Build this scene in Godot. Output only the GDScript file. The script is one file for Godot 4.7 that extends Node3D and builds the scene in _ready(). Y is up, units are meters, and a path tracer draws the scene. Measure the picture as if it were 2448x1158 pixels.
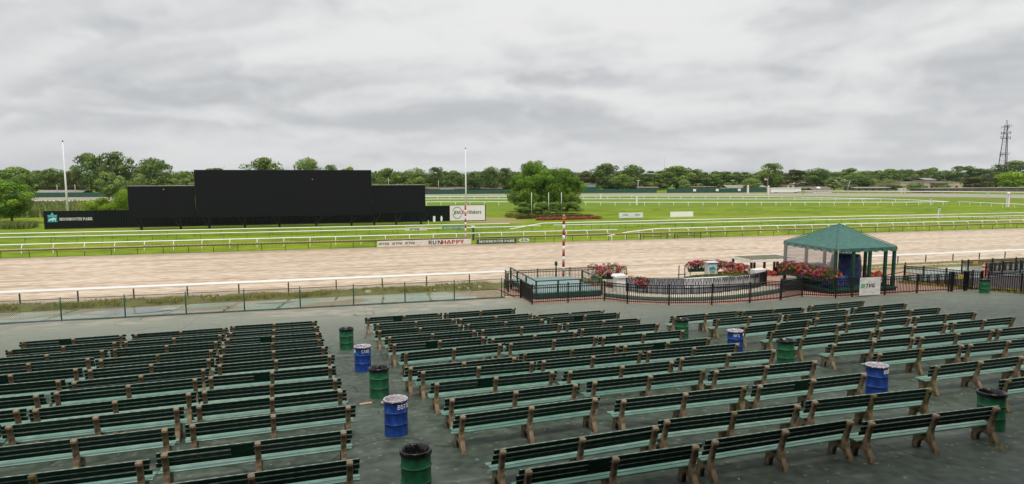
extends Node3D
# A race course seen from its grandstand: x runs along the track, -z across it, y up, metres.

const BENCH_L := [[1, 1, 3, -10.33, -29.7, -4.9, 1], [1, 2, 3, -6.41, -30.03, -5.67, 0], [1, 3, 3, -2.69, -30.61, -2.36, 0], [2, 1, 3, -10.03, -27.85, -4.88, 0], [2, 2, 3, -6.28, -28.18, -3.5, 0], [2, 3, 3, -2.55, -28.82, -4.14, 0], [3, 1, 3, -9.93, -26.09, -5.87, 0], [3, 2, 3, -6.16, -26.46, -4.97, 0], [3, 3, 3, -2.42, -27.07, 0.33, 1], [4, 1, 3, -9.9, -24.57, -6.61, 0], [4, 2, 3, -6.01, -24.52, -7.05, 0], [4, 3, 3, -2.32, -25.4, -3.24, 0], [5, 1, 3, -9.67, -22.77, -7.47, 1], [5, 2, 3, -5.8, -22.84, -6.44, 0], [5, 3, 3, -2.14, -23.71, -6.01, 0], [6, 1, 3, -9.58, -21.22, -5, 0], [6, 2, 3, -5.67, -21.18, -7.35, 0], [6, 3, 3, -1.92, -22.02, -5.38, 0], [7, 1, 3, -9.45, -19.43, -5, 0], [7, 2, 3, -5.67, -19.92, -6.22, 0], [7, 3, 3, -1.89, -20.27, -2.88, 1], [8, 1, 3, -9.29, -17.91, -5, 0], [8, 2, 3, -5.49, -18.16, -5.67, 0], [8, 3, 3, -1.75, -18.52, -3.09, 0], [9, 1, 3, -9.26, -16.55, -4.47, 0], [9, 2, 3, -5.48, -16.75, -4.47, 0], [9, 3, 3, -1.62, -17.09, -4.56, 0], [10, 1, 2, -5.34, -15.01, -4.38, 0], [10, 2, 2, -1.45, -15.45, -4.26, 0], [11, 1, 2, -5.32, -13.02, -3.11, 0], [11, 2, 2, -1.59, -13.56, -3.24, 1], [12, 1, 1, -1.51, -11.76, -3.13, 0]]
const BENCH_M := [[1, 1, 2, 3.18, -30.84, -2.5, 1], [1, 2, 2, 6.98, -30.99, -3.12, 0], [2, 1, 3, 3.48, -28.69, -2.02, 0], [2, 2, 3, 7.21, -28.81, -4.29, 0], [2, 3, 3, 10.75, -28.45, -3.75, 0], [3, 1, 3, 3.43, -26.83, -2.16, 0], [3, 2, 3, 7.2, -27.01, -2.86, 0], [3, 3, 3, 11.14, -27.49, -3.89, 1], [4, 1, 3, 3.7, -25.14, -2.07, 0], [4, 2, 3, 7.47, -25.41, -3.28, 0], [4, 3, 3, 11.22, -25.56, -2.62, 0], [5, 1, 3, 3.73, -23.54, -3.68, 1], [5, 2, 3, 7.37, -23.29, -3.37, 0], [5, 3, 3, 11.26, -23.95, -1.96, 0], [6, 1, 3, 3.96, -21.82, -5.55, 0], [6, 2, 3, 7.73, -22.08, -4.33, 0], [6, 3, 3, 11.34, -22.03, -2.37, 0], [7, 1, 3, 3.83, -19.46, -5.97, 0], [7, 2, 3, 7.71, -20.16, -1.79, 0], [7, 3, 3, 11.32, -20.16, -3.04, 1], [8, 1, 3, 4.14, -18.69, -0.97, 0], [8, 2, 3, 7.94, -18.87, -2.13, 0], [8, 3, 3, 11.63, -18.96, -0.95, 0], [9, 1, 3, 4.31, -17.22, -2.62, 1], [9, 2, 3, 8.18, -17.23, -3.08, 0], [9, 3, 3, 12.07, -17.62, -0.93, 0], [10, 1, 3, 4.42, -15.56, -4.63, 0], [10, 2, 3, 8.4, -15.88, -2.13, 0], [10, 3, 3, 12.1, -15.78, -0.8, 0], [11, 1, 3, 4.38, -14.09, -6.1, 0], [11, 2, 3, 8.35, -13.93, -0.75, 0], [11, 3, 3, 12.21, -14.01, -1.77, 1], [12, 1, 3, 4.7, -11.66, -4.67, 0], [12, 2, 3, 8.51, -12.14, -1.21, 0], [12, 3, 3, 12.47, -12.29, 0.27, 0], [13, 1, 3, 4.88, -10.48, -2.1, 1], [13, 2, 3, 8.75, -10.76, -3.27, 0], [13, 3, 3, 12.46, -10.61, 0.51, 0]]
const BENCH_R := [[1, 1, 3, 16.35, -25.68, -3.93, 0], [1, 2, 3, 19.93, -25.67, -2.1, 0], [1, 3, 3, 24.11, -26.24, -5.59, 0], [2, 1, 3, 17.52, -24.13, -4.96, 0], [2, 2, 3, 21.12, -24.13, -4.21, 0], [2, 3, 3, 25.26, -24.77, -6.43, 0], [3, 1, 3, 17.42, -22.13, -6.98, 0], [3, 2, 3, 21.45, -22.77, -4.1, 0], [3, 3, 3, 25.26, -23.07, -3.14, 0], [4, 1, 3, 17.68, -20.8, -6.33, 0], [4, 2, 3, 21.59, -21.21, -5.07, 0], [4, 3, 3, 25.39, -21.43, -3.05, 0], [5, 1, 3, 17.69, -19.17, -5.14, 0], [5, 2, 3, 21.52, -19.5, -3.8, 0], [5, 3, 3, 25.38, -19.75, -3.45, 0], [6, 1, 3, 17.89, -17.74, -1.05, 0], [6, 2, 3, 21.7, -17.83, -1.56, 0], [6, 3, 3, 25.45, -17.95, -2, 0], [7, 1, 2, 18.13, -16.09, -1.19, 0], [7, 2, 2, 21.86, -16.13, -0.78, 0], [8, 1, 2, 18.13, -14.13, -2.63, 0], [8, 2, 2, 21.93, -14.18, -2, 0], [9, 1, 1, 18.4, -12.32, -2, 0]]
const TREES := [
	[-128.29, -318, 12.08, 15.05, "R", "mid", "broad mid green tree above the far fence at the left edge"],
	[-135.13, -360, 10.49, 8.52, "R", "dark", "small dark tree peeking between the left edge trees"],
	[-117.96, -330, 11.13, 11.19, "R", "dark", "dark rounded tree left of the white flagpole"],
	[-107.84, -322, 9.48, 8.24, "R", "olive", "low olive tree just right of the left flagpole"],
	[-97.83, -312, 17.85, 12.79, "R", "dark", "tallest dark oak left of the scoreboard, its left twin"],
	[-89.45, -316, 18.04, 13.19, "R", "dark", "tall dark oak left of the scoreboard, right twin"],
	[-73.15, -310, 15.34, 14.2, "R", "dark", "wide dark oak rising over the left scoreboard wing"],
	[-71.24, -243, 9.57, 6.82, "R", "light", "young grey green tree on a thin trunk before the oaks"],
	[-72.63, -262, 8.56, 4.79, "R", "light", "smaller young grey green tree beside the thin trunked one"],
	[-66.85, -262, 9, 6.07, "R", "light", "young grey green tree at the scoreboard's left corner"],
	[-69.75, -345, 10.1, 7.25, "R", "mid", "mid green tree just left of the raised scoreboard panel"],
	[-59.52, -300, 7.03, 7.19, "R", "light", "pale bushy tree low behind the left scoreboard wing"],
	[-50.26, -330, 12.79, 11.67, "P", "dark", "flat topped pine peeking over the scoreboard's top left"],
	[-29.59, -318, 16.14, 14.85, "R", "mid", "broad tree peeking over the scoreboard left of its middle"],
	[-10.81, -318, 16.06, 11.68, "R", "light", "airy pale tree peeking over the middle of the scoreboard"],
	[0.15, -330, 12.95, 8.13, "R", "light", "small pale crown over the scoreboard right of its middle"],
	[7.65, -330, 12.56, 7.88, "R", "mid", "small green crown near the scoreboard's top right corner"],
	[26.38, -322, 11.53, 12.27, "R", "mid", "airy green tree behind the right scoreboard wing"],
	[40.08, -318, 11.52, 10.59, "R", "light", "yellowish airy tree right of the right scoreboard wing"],
	[52, -330, 12.05, 8.86, "R", "dark", "dark tree between the yellowish tree and the pole"],
	[61.08, -335, 10.81, 9.91, "R", "dark", "dark low tree left of the right hand flagpole"],
	[68.94, -318, 10.13, 9.2, "R", "dark", "dark tree just right of the right hand flagpole"],
	[78.33, -324, 12.27, 10.67, "R", "dark", "dark oak midway from the flagpole to the infield grove"],
	[88.34, -330, 11.7, 8.98, "R", "dark", "dark tree at the left shoulder of the infield grove"],
	[91.11, -300, 15.29, 7.55, "R", "mid", "tall tree poking above the infield grove, left crown"],
	[97.66, -304, 15.19, 8.49, "R", "mid", "tall tree poking above the infield grove, right crown"],
	[115.35, -318, 10.16, 9.09, "R", "dark", "dark tree at the right shoulder of the infield grove"],
	[141.29, -352, 9.3, 12.12, "R", "olive", "rounded reddish tree behind the judges stand"],
	[151.71, -345, 15, 15.34, "R", "dark", "tall airy oak right of the judges stand"],
	[151.43, -322, 8.63, 13.24, "R", "mid", "low rounded tree beneath the tall airy oak"],
	[168.73, -345, 13.87, 14.77, "R", "dark", "dark oak second right of the judges stand"],
	[174.48, -330, 11.86, 10.69, "P", "dark", "ragged pine left of the thin radio mast"],
	[196.54, -345, 13.72, 19.82, "R", "mid", "widest oak in the middle of the far tree line"],
	[212.71, -350, 11.56, 12.81, "R", "dark", "dark oak right of the widest oak"],
	[175.45, -300, 6.08, 6.52, "R", "light", "small pale bushy tree in front of the widest oak"],
	[220.23, -345, 8.8, 15.38, "R", "mid", "mid green tree left of the two flat topped pines"],
	[215.09, -322, 11.18, 11.64, "P", "dark", "left flat topped pine of the pair over the white shed"],
	[223.22, -322, 11.19, 10.79, "P", "dark", "right flat topped pine of the pair over the white shed"],
	[215.57, -300, 6.64, 10.19, "R", "light", "pale low tree beside the barber post"],
	[259.5, -340, 14.86, 15.5, "R", "mid", "tall green tree with thin twigs on top above the flag"],
	[255.15, -345, 10.32, 12.89, "R", "mid", "mid green tree left of the twiggy tall tree"],
	[243.67, -300, 12.01, 15.93, "C", "olive", "big brownish conifer over the white trailer"],
	[295.81, -345, 12.19, 15.83, "R", "dark", "dark tree right of the big brownish conifer"],
	[268.83, -300, 7.23, 11.44, "R", "light", "pale tree behind the white clubhouse"],
	[318.76, -345, 12.76, 15.76, "R", "dark", "dark broad tree above the leaning pole"],
	[302.42, -318, 9.79, 18.69, "R", "mid", "wide mid green tree right of the leaning pole"],
	[266.3, -285, 3.77, 8.05, "B", "dark", "dark bush by the leaning pole"],
	[338.94, -345, 10.65, 15.6, "R", "dark", "dark tree left of the beige store"],
	[351.9, -345, 12.29, 15.26, "R", "dark", "dark rounded tree behind the pale bush"],
	[307.65, -300, 5.74, 12.2, "R", "light", "pale bushy tree left of the beige store"],
	[294.7, -285, 3.43, 9.52, "B", "dark", "dark bush by the white booth"],
	[381.86, -360, 11.59, 15.57, "R", "dark", "dark tree above the beige store's left end"],
	[414.7, -372, 13.49, 15.81, "R", "dark", "pointed dark tree above the beige store's roof"],
	[405.46, -372, 11.09, 14.91, "R", "dark", "dark tree left of the pointed one"],
	[431.39, -372, 11.11, 19.11, "R", "dark", "dark tree behind the beige store's grey gable"],
	[437.92, -365, 14.08, 18.39, "R", "dark", "round headed tree rising behind the beige store"],
	[450.5, -360, 12.87, 23.07, "R", "dark", "dark tree left of the mobile phone tower"],
	[454.86, -340, 17.59, 25.65, "R", "dark", "tall dark tree right of the mobile phone tower"],
	[284.71, -262, 4.89, 8.99, "B", "mid", "green bush in front of the beige store"],
	[313.47, -270, 3.36, 9.08, "B", "light", "pale bush in front of the beige store's yellow wall"],
	[324.36, -262, 7.35, 13.99, "R", "olive", "olive round tree on several stems before the store's right end"],
	[409.61, -318, 10.1, 16.73, "R", "olive", "olive tree at the foot of the mobile phone tower"],
	[366.71, -275, 9.99, 19.52, "R", "lime", "bright green tree at the right edge"],
]

var M := {}
var used := {}
var rng := RandomNumberGenerator.new()
var noise := FastNoiseLite.new()

# ------------------------------------------------------------------ small helpers
func lin(r: float, g: float, b: float) -> Color:
	return Color(r, g, b).linear_to_srgb()

func numbered(called: String) -> String:
	if not used.has(called):
		used[called] = 0
		return called
	used[called] += 1
	return "%s_%03d" % [called, used[called]]

func tag(o: Node3D, label: String, category: String, group := "") -> Node3D:
	o.set_meta("label", label)
	o.set_meta("category", category)
	if group:
		o.set_meta("group", group)
	return o

func thing(called: String, label: String, category: String, at := Vector3.ZERO, turn := 0.0, group := "") -> Node3D:
	var o := Node3D.new()
	o.name = numbered(called)
	add_child(o)
	o.position = at
	o.rotation.y = turn
	tag(o, label, category, group)
	return o

func put(called: String, mesh: Mesh, mat: Material, parent: Node3D, xf := Transform3D()) -> MeshInstance3D:
	var o := MeshInstance3D.new()
	o.name = called
	o.mesh = mesh
	if mat:
		o.material_override = mat
	o.transform = xf
	parent.add_child(o, true)
	return o

func top(called: String, mesh: Mesh, mat: Material) -> MeshInstance3D:
	var o := put(numbered(called), mesh, mat, self)
	return o

func struct(called: String, mesh: Mesh, mat: Material) -> MeshInstance3D:
	var o := top(called, mesh, mat)
	o.set_meta("kind", "structure")
	return o

func stuff(called: String, mesh: Mesh, mat: Material, parent: Node3D) -> MeshInstance3D:
	var o := put(called, mesh, mat, parent)
	o.set_meta("kind", "stuff")
	return o

func twin(o: Node3D, at: Vector3, turn: float, label: String) -> Node3D:
	var c: Node3D = o.duplicate()
	c.name = numbered(str(o.name).rstrip("0123456789").rstrip("_"))
	add_child(c)
	c.position = at
	c.rotation.y = turn
	c.set_meta("label", label)
	return c

func st() -> SurfaceTool:
	var s := SurfaceTool.new()
	s.begin(Mesh.PRIMITIVE_TRIANGLES)
	return s

func done(s: SurfaceTool, smooth := false) -> ArrayMesh:
	if smooth:
		s.index()
	s.generate_normals()
	return s.commit()

func flat(s: SurfaceTool) -> void:
	s.set_smooth_group(-1)

func tri(s: SurfaceTool, a: Vector3, b: Vector3, c: Vector3) -> void:
	s.add_vertex(a)
	s.add_vertex(b)
	s.add_vertex(c)

# corners clockwise as seen from outside
func quad(s: SurfaceTool, a: Vector3, b: Vector3, c: Vector3, d: Vector3) -> void:
	tri(s, a, b, c)
	tri(s, a, c, d)

# a bar: at = transform of its centre, size, optional chamfer
func bar(s: SurfaceTool, at: Transform3D, size: Vector3, cham := 0.0) -> void:
	flat(s)
	var h := size * 0.5
	if cham <= 0.0:
		var p := []
		for i in 8:
			p.append(at * Vector3(h.x if i & 1 else -h.x, h.y if i & 2 else -h.y, h.z if i & 4 else -h.z))
		for f in [[4, 6, 7, 5], [1, 3, 2, 0], [5, 7, 3, 1], [0, 2, 6, 4], [6, 2, 3, 7], [0, 4, 5, 1]]:
			quad(s, p[f[0]], p[f[1]], p[f[2]], p[f[3]])
		return
	# chamfered: three points a corner
	var q := {}
	for i in 8:
		var sx := 1.0 if i & 1 else -1.0
		var sy := 1.0 if i & 2 else -1.0
		var sz := 1.0 if i & 4 else -1.0
		q[i * 3] = at * Vector3(sx * h.x, sy * (h.y - cham), sz * (h.z - cham))
		q[i * 3 + 1] = at * Vector3(sx * (h.x - cham), sy * h.y, sz * (h.z - cham))
		q[i * 3 + 2] = at * Vector3(sx * (h.x - cham), sy * (h.y - cham), sz * h.z)
	var faces := [[4, 6, 7, 5, 2], [1, 3, 2, 0, 2], [5, 7, 3, 1, 0], [0, 2, 6, 4, 0], [6, 2, 3, 7, 1], [0, 4, 5, 1, 1]]
	for f in faces:
		quad(s, q[f[0] * 3 + f[4]], q[f[1] * 3 + f[4]], q[f[2] * 3 + f[4]], q[f[3] * 3 + f[4]])
	for a in 3:
		var b := (a + 1) % 3
		var c := (a + 2) % 3
		for i in 8:
			if i & (1 << c):
				continue
			if (i & (1 << a)) or (i & (1 << b)):
				pass
			var j := i | (1 << c)
			var sa := 1.0 if i & (1 << a) else -1.0
			var sb := 1.0 if i & (1 << b) else -1.0
			var k: Array = [q[i * 3 + a], q[i * 3 + b], q[j * 3 + b], q[j * 3 + a]]
			if sa * sb > 0:
				quad(s, k[0], k[3], k[2], k[1])
			else:
				quad(s, k[0], k[1], k[2], k[3])
	for i in 8:
		var odd := (1 if i & 1 else -1) * (1 if i & 2 else -1) * (1 if i & 4 else -1)
		if odd > 0:
			tri(s, q[i * 3], q[i * 3 + 2], q[i * 3 + 1])
		else:
			tri(s, q[i * 3], q[i * 3 + 1], q[i * 3 + 2])

func box(size: Vector3, at := Vector3.ZERO, cham := 0.0) -> ArrayMesh:
	var s := st()
	bar(s, Transform3D(Basis(), at), size, cham)
	return done(s)

func beam(s: SurfaceTool, a: Vector3, b: Vector3, w: float, h: float, cham := 0.0) -> void:
	var d := b - a
	var x := d.normalized()
	var up := Vector3.UP if absf(x.y) < 0.9 else Vector3(0, 0, 1)
	var z := x.cross(up).normalized()
	bar(s, Transform3D(Basis(x, z.cross(x), z), (a + b) * 0.5), Vector3(d.length(), h, w), cham)

func tube(s: SurfaceTool, pts: PackedVector3Array, r0: float, r1 := -1.0, sides := 6, caps := true) -> void:
	if r1 < 0:
		r1 = r0
	s.set_smooth_group(0)
	var n := pts.size()
	var rings := []
	for i in n:
		var d := (pts[mini(i + 1, n - 1)] - pts[maxi(i - 1, 0)]).normalized()
		var up := Vector3.UP if absf(d.y) < 0.9 else Vector3(1, 0, 0)
		var u := d.cross(up).normalized()
		var v := d.cross(u)
		var r := lerpf(r0, r1, float(i) / maxf(n - 1, 1))
		var ring := []
		for k in sides:
			var a := TAU * k / sides
			ring.append(pts[i] + (u * cos(a) + v * sin(a)) * r)
		rings.append(ring)
	for i in n - 1:
		for k in sides:
			var k2 := (k + 1) % sides
			quad(s, rings[i][k], rings[i][k2], rings[i + 1][k2], rings[i + 1][k])
	if caps:
		for k in range(1, sides - 1):
			tri(s, rings[0][0], rings[0][k + 1], rings[0][k])
			tri(s, rings[n - 1][0], rings[n - 1][k], rings[n - 1][k + 1])

func rod(a: Vector3, b: Vector3, r0: float, r1 := -1.0, sides := 8) -> ArrayMesh:
	var s := st()
	tube(s, PackedVector3Array([a, b]), r0, r1, sides)
	return done(s)

func lathe(s: SurfaceTool, prof: Array, seg := 24, at := Vector3.ZERO) -> void:
	for i in prof.size() - 1:
		var p: Vector2 = prof[i]
		var q: Vector2 = prof[i + 1]
		for k in seg:
			var a := TAU * k / seg
			var b := TAU * (k + 1) / seg
			var A := at + Vector3(cos(a) * p.x, p.y, sin(a) * p.x)
			var B := at + Vector3(cos(b) * p.x, p.y, sin(b) * p.x)
			var C := at + Vector3(cos(b) * q.x, q.y, sin(b) * q.x)
			var D := at + Vector3(cos(a) * q.x, q.y, sin(a) * q.x)
			quad(s, A, D, C, B)

# a polygon in the x-y plane, extruded along z by depth, edges chamfered by c
func prism(s: SurfaceTool, poly: PackedVector2Array, depth: float, at := Transform3D(), c := 0.0) -> void:
	flat(s)
	if not Geometry2D.is_polygon_clockwise(poly):
		poly.reverse()
	var n := poly.size()
	var inner := PackedVector2Array()
	for i in n:
		var e0 := (poly[i] - poly[(i + n - 1) % n]).normalized()
		var e1 := (poly[(i + 1) % n] - poly[i]).normalized()
		var m := (Vector2(e0.y, -e0.x) + Vector2(e1.y, -e1.x))
		m = m.normalized() if m.length() > 0.01 else Vector2.ZERO
		inner.append(poly[i] + m * c)
	var idx := Geometry2D.triangulate_polygon(inner)
	var h := depth * 0.5
	for k in range(0, idx.size(), 3):
		var a := inner[idx[k]]
		var b := inner[idx[k + 1]]
		var d := inner[idx[k + 2]]
		if (b - a).cross(d - a) > 0:
			var w := b
			b = d
			d = w
		tri(s, at * Vector3(a.x, a.y, h), at * Vector3(b.x, b.y, h), at * Vector3(d.x, d.y, h))
		tri(s, at * Vector3(a.x, a.y, -h), at * Vector3(d.x, d.y, -h), at * Vector3(b.x, b.y, -h))
	for i in n:
		var j := (i + 1) % n
		var P := [inner[i], poly[i], poly[i], inner[i]]
		var Q := [inner[j], poly[j], poly[j], inner[j]]
		var Z := [h, h - c, -h + c, -h]
		for k in 3:
			if c <= 0.0 and k != 1:
				continue
			quad(s, at * Vector3(P[k].x, P[k].y, Z[k]), at * Vector3(P[k + 1].x, P[k + 1].y, Z[k + 1]), at * Vector3(Q[k + 1].x, Q[k + 1].y, Z[k + 1]), at * Vector3(Q[k].x, Q[k].y, Z[k]))

var fonts := {}
# lettering: cap height h, width w if given, on the +z side of at
func text(called: String, words: String, font: String, h: float, w: float, mat: Material, parent: Node3D, at: Vector3, slant := 0.0, turn := 0.0) -> MeshInstance3D:
	if not fonts.has(font):
		var f := SystemFont.new()
		f.font_names = PackedStringArray([font.trim_suffix(" Bold")])
		f.font_weight = 700 if font.ends_with("Bold") else 400
		fonts[font] = f
	var t := TextMesh.new()
	t.text = words
	t.font = fonts[font]
	t.font_size = 40
	t.pixel_size = 0.02
	t.depth = 0.03
	t.curve_step = 2.0
	var box_ := t.get_aabb()
	var k := h / maxf(box_.size.y, 0.01)
	var kx := w / maxf(box_.size.x, 0.01) if w > 0.0 else k
	var b := Basis(Vector3(kx, 0, 0), Vector3(slant * k, k, 0), Vector3(0, 0, 0.5))
	b = Basis(Vector3.UP, turn) * b
	return put(called, t, mat, parent, Transform3D(b, at - b * box_.get_center()))

# ------------------------------------------------------------------ the lie of the land
func gy(z: float) -> float:
	var d := -z
	if d < 42.7:
		return 4.1 - 0.0785 * d
	if d < 50.5:
		return 0.748 - (d - 42.7) * 0.0574
	if d < 82.5:
		return 0.3 * (82.5 - d) / 32.0
	return 0.0

func on(x: float, z: float, up := 0.0) -> Vector3:
	return Vector3(x, gy(z) + up, z)

# ------------------------------------------------------------------ materials
func paint(c: Color, rough := 0.5, spec := 0.5, metal := 0.0) -> StandardMaterial3D:
	var m := StandardMaterial3D.new()
	m.albedo_color = c
	m.roughness = rough
	m.metallic_specular = spec
	m.metallic = metal
	return m

func ramp(stops: Array) -> Gradient:
	var g := Gradient.new()
	var o := PackedFloat32Array()
	var c := PackedColorArray()
	for p in stops:
		o.append(p[0])
		c.append(lin(p[1], p[2], p[3]))
	g.offsets = o
	g.colors = c
	return g

func ntex(seed_: int, freq: float, stops: Array, oct := 4, size := 256, normal := 0.0) -> NoiseTexture2D:
	var n := FastNoiseLite.new()
	n.seed = seed_
	n.frequency = freq
	n.fractal_octaves = oct
	var t := NoiseTexture2D.new()
	t.width = size
	t.height = size
	t.seamless = true
	t.noise = n
	if normal > 0.0:
		t.as_normal_map = true
		t.bump_strength = normal
	elif stops.size():
		t.color_ramp = ramp(stops)
	return t

# a material with noise in its colour, laid from three sides
func mottled(seed_: int, scale: Vector3, stops: Array, rough := 0.7, bump := 0.0, world := false, freq := 0.02, spec := 0.5) -> StandardMaterial3D:
	var m := paint(Color.WHITE, rough, spec)
	m.albedo_texture = ntex(seed_, freq, stops)
	m.uv1_triplanar = true
	m.uv1_world_triplanar = world
	m.uv1_scale = scale
	if bump > 0.0:
		m.heightmap_enabled = true
		m.heightmap_texture = ntex(seed_ + 7, freq * 2.0, [[0.0, 0, 0, 0], [1.0, 1, 1, 1]])
		m.heightmap_scale = bump
	return m

func leafy(c: Color) -> StandardMaterial3D:
	# leaf colours run from half to double this one; the vertices carry half of it
	var l := c.srgb_to_linear() * 2.0
	var m := paint(lin(l.r, l.g, l.b), 0.65, 0.3)
	m.vertex_color_use_as_albedo = true
	m.backlight_enabled = true
	m.backlight = lin(0.45, 0.45, 0.45)
	return m

func make_materials() -> void:
	M.slat = mottled(3, Vector3(0.35, 3.0, 3.0), [[0.0, 0.003, 0.018, 0.011], [0.5, 0.004, 0.030, 0.019], [0.78, 0.008, 0.042, 0.028], [1.0, 0.03, 0.085, 0.06]], 0.4, 0.0, false, 0.02, 0.3)
	M.seat = mottled(5, Vector3(0.4, 3.0, 3.0), [[0.0, 0.055, 0.15, 0.11], [0.4, 0.10, 0.235, 0.178], [0.7, 0.13, 0.275, 0.21], [1.0, 0.26, 0.40, 0.33]], 0.36)
	M.seat_worn = mottled(6, Vector3(0.5, 3.0, 3.0), [[0.0, 0.05, 0.12, 0.085], [0.4, 0.12, 0.235, 0.175], [0.62, 0.15, 0.27, 0.2], [0.78, 0.30, 0.37, 0.30], [1.0, 0.42, 0.42, 0.35]], 0.45)
	M.seat_dark = mottled(7, Vector3(0.4, 3.0, 3.0), [[0.0, 0.035, 0.12, 0.085], [0.5, 0.07, 0.20, 0.15], [1.0, 0.15, 0.30, 0.23]], 0.3)
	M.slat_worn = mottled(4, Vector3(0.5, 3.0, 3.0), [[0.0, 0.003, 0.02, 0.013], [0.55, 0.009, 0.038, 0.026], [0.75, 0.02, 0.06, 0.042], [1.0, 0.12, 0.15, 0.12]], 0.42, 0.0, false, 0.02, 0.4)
	M.sky_lit_edge = mottled(10, Vector3(0.8, 2.0, 2.0), [[0.0, 0.03, 0.07, 0.05], [0.4, 0.12, 0.18, 0.14], [0.7, 0.24, 0.28, 0.235], [1.0, 0.36, 0.37, 0.32]], 0.5)  # sky light on the slats' worn upper edges, put into the colour
	M.concrete = mottled(8, Vector3(0.8, 0.8, 0.8), [[0.0, 0.08, 0.06, 0.032], [0.35, 0.20, 0.145, 0.085], [0.6, 0.31, 0.235, 0.15], [0.85, 0.40, 0.31, 0.21], [1.0, 0.5, 0.41, 0.29]], 0.85, 0.15)
	M.mossy = mottled(9, Vector3(0.8, 0.8, 0.8), [[0.0, 0.06, 0.05, 0.014], [0.4, 0.16, 0.13, 0.05], [0.7, 0.26, 0.2, 0.115], [1.0, 0.42, 0.34, 0.22]], 0.85, 0.15)
	M.green_barrel = mottled(11, Vector3(1.2, 0.5, 1.2), [[0.0, 0.035, 0.05, 0.02], [0.25, 0.010, 0.085, 0.034], [0.6, 0.014, 0.125, 0.052], [0.85, 0.022, 0.15, 0.068], [1.0, 0.09, 0.19, 0.11]], 0.42)
	M.blue_barrel = mottled(12, Vector3(1.2, 0.5, 1.2), [[0.0, 0.05, 0.04, 0.11], [0.25, 0.006, 0.032, 0.20], [0.6, 0.010, 0.055, 0.29], [0.85, 0.02, 0.085, 0.35], [1.0, 0.12, 0.19, 0.42]], 0.4)
	M.bag = paint(lin(0.006, 0.006, 0.007), 0.28, 0.5)
	M.clear_bag = mottled(39, Vector3(2, 2, 2), [[0.0, 0.16, 0.13, 0.16], [0.45, 0.34, 0.30, 0.34], [0.7, 0.55, 0.52, 0.55], [1.0, 0.75, 0.73, 0.75]], 0.3)
	M.white = paint(lin(0.82, 0.82, 0.81), 0.4)
	M.rail_white = mottled(14, Vector3(0.4, 2, 2), [[0.0, 0.74, 0.75, 0.72], [0.5, 0.84, 0.85, 0.83], [1.0, 0.88, 0.88, 0.87]], 0.4)
	M.tan_rail = mottled(15, Vector3(0.3, 2, 2), [[0.0, 0.24, 0.17, 0.09], [0.5, 0.42, 0.32, 0.19], [1.0, 0.5, 0.41, 0.27]], 0.6)
	M.dark_post = paint(lin(0.035, 0.03, 0.022), 0.6)
	M.green_post = paint(lin(0.012, 0.075, 0.045), 0.45)
	M.grey_post = paint(lin(0.05, 0.065, 0.06), 0.5)
	M.iron = paint(lin(0.006, 0.006, 0.008), 0.35)
	M.board = mottled(17, Vector3(0.3, 0.3, 0.3), [[0.0, 0.008, 0.009, 0.011], [0.6, 0.011, 0.0115, 0.014], [1.0, 0.014, 0.015, 0.018]], 0.6, 0.0, false, 0.05, 0.25)
	M.wall_dark = mottled(18, Vector3(0.3, 0.3, 0.3), [[0.0, 0.005, 0.008, 0.008], [1.0, 0.011, 0.016, 0.016]], 0.55, 0.0, false, 0.03, 0.3)
	M.red = paint(lin(0.40, 0.03, 0.02), 0.4)
	M.gold = paint(lin(0.45, 0.25, 0.07), 0.4)
	M.sign_white = mottled(19, Vector3(0.25, 0.5, 0.5), [[0.0, 0.55, 0.54, 0.5], [0.5, 0.72, 0.71, 0.68], [1.0, 0.8, 0.79, 0.77]], 0.5)
	M.sign_tan = mottled(20, Vector3(0.25, 0.7, 0.7), [[0.0, 0.55, 0.49, 0.41], [0.5, 0.72, 0.67, 0.59], [1.0, 0.8, 0.77, 0.71]], 0.55)
	M.sign_green = paint(lin(0.012, 0.06, 0.035), 0.5)
	M.sign_teal = paint(lin(0.03, 0.22, 0.15), 0.5)
	M.ink = paint(lin(0.012, 0.014, 0.018), 0.5)
	M.navy = paint(lin(0.02, 0.03, 0.06), 0.5)
	M.ink_red = paint(lin(0.38, 0.03, 0.03), 0.5)
	M.pink_ink = paint(lin(0.6, 0.06, 0.25), 0.5)
	M.tvg_green = paint(lin(0.01, 0.3, 0.08), 0.5)
	M.logo_teal = paint(lin(0.02, 0.38, 0.34), 0.5)
	M.logo_blue = paint(lin(0.02, 0.16, 0.42), 0.5)
	M.logo_lime = paint(lin(0.35, 0.6, 0.35), 0.5)
	M.logo_pale = paint(lin(0.5, 0.8, 0.85), 0.5)
	M.canvas = mottled(21, Vector3(0.5, 0.5, 0.5), [[0.0, 0.03, 0.10, 0.082], [0.5, 0.045, 0.14, 0.115], [1.0, 0.07, 0.185, 0.155]], 0.6, 0.4)
	M.tarp = mottled(22, Vector3(0.9, 0.5, 0.9), [[0.0, 0.025, 0.045, 0.15], [0.5, 0.05, 0.10, 0.34], [1.0, 0.12, 0.19, 0.48]], 0.4, 2.0)
	M.deck = mottled(23, Vector3(0.5, 2.0, 2.0), [[0.0, 0.09, 0.17, 0.155], [0.5, 0.17, 0.27, 0.255], [1.0, 0.28, 0.38, 0.37]], 0.35)
	M.platform = mottled(24, Vector3(0.5, 1, 1), [[0.0, 0.008, 0.055, 0.04], [1.0, 0.018, 0.085, 0.065]], 0.45)
	M.mulch = mottled(25, Vector3(0.7, 0.7, 0.7), [[0.0, 0.01, 0.006, 0.006], [0.5, 0.03, 0.02, 0.02], [1.0, 0.08, 0.055, 0.055]], 0.9, 3.0, true)
	M.orange = paint(lin(0.75, 0.12, 0.02), 0.5)
	M.yellow = paint(lin(0.75, 0.45, 0.01), 0.5)
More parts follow.
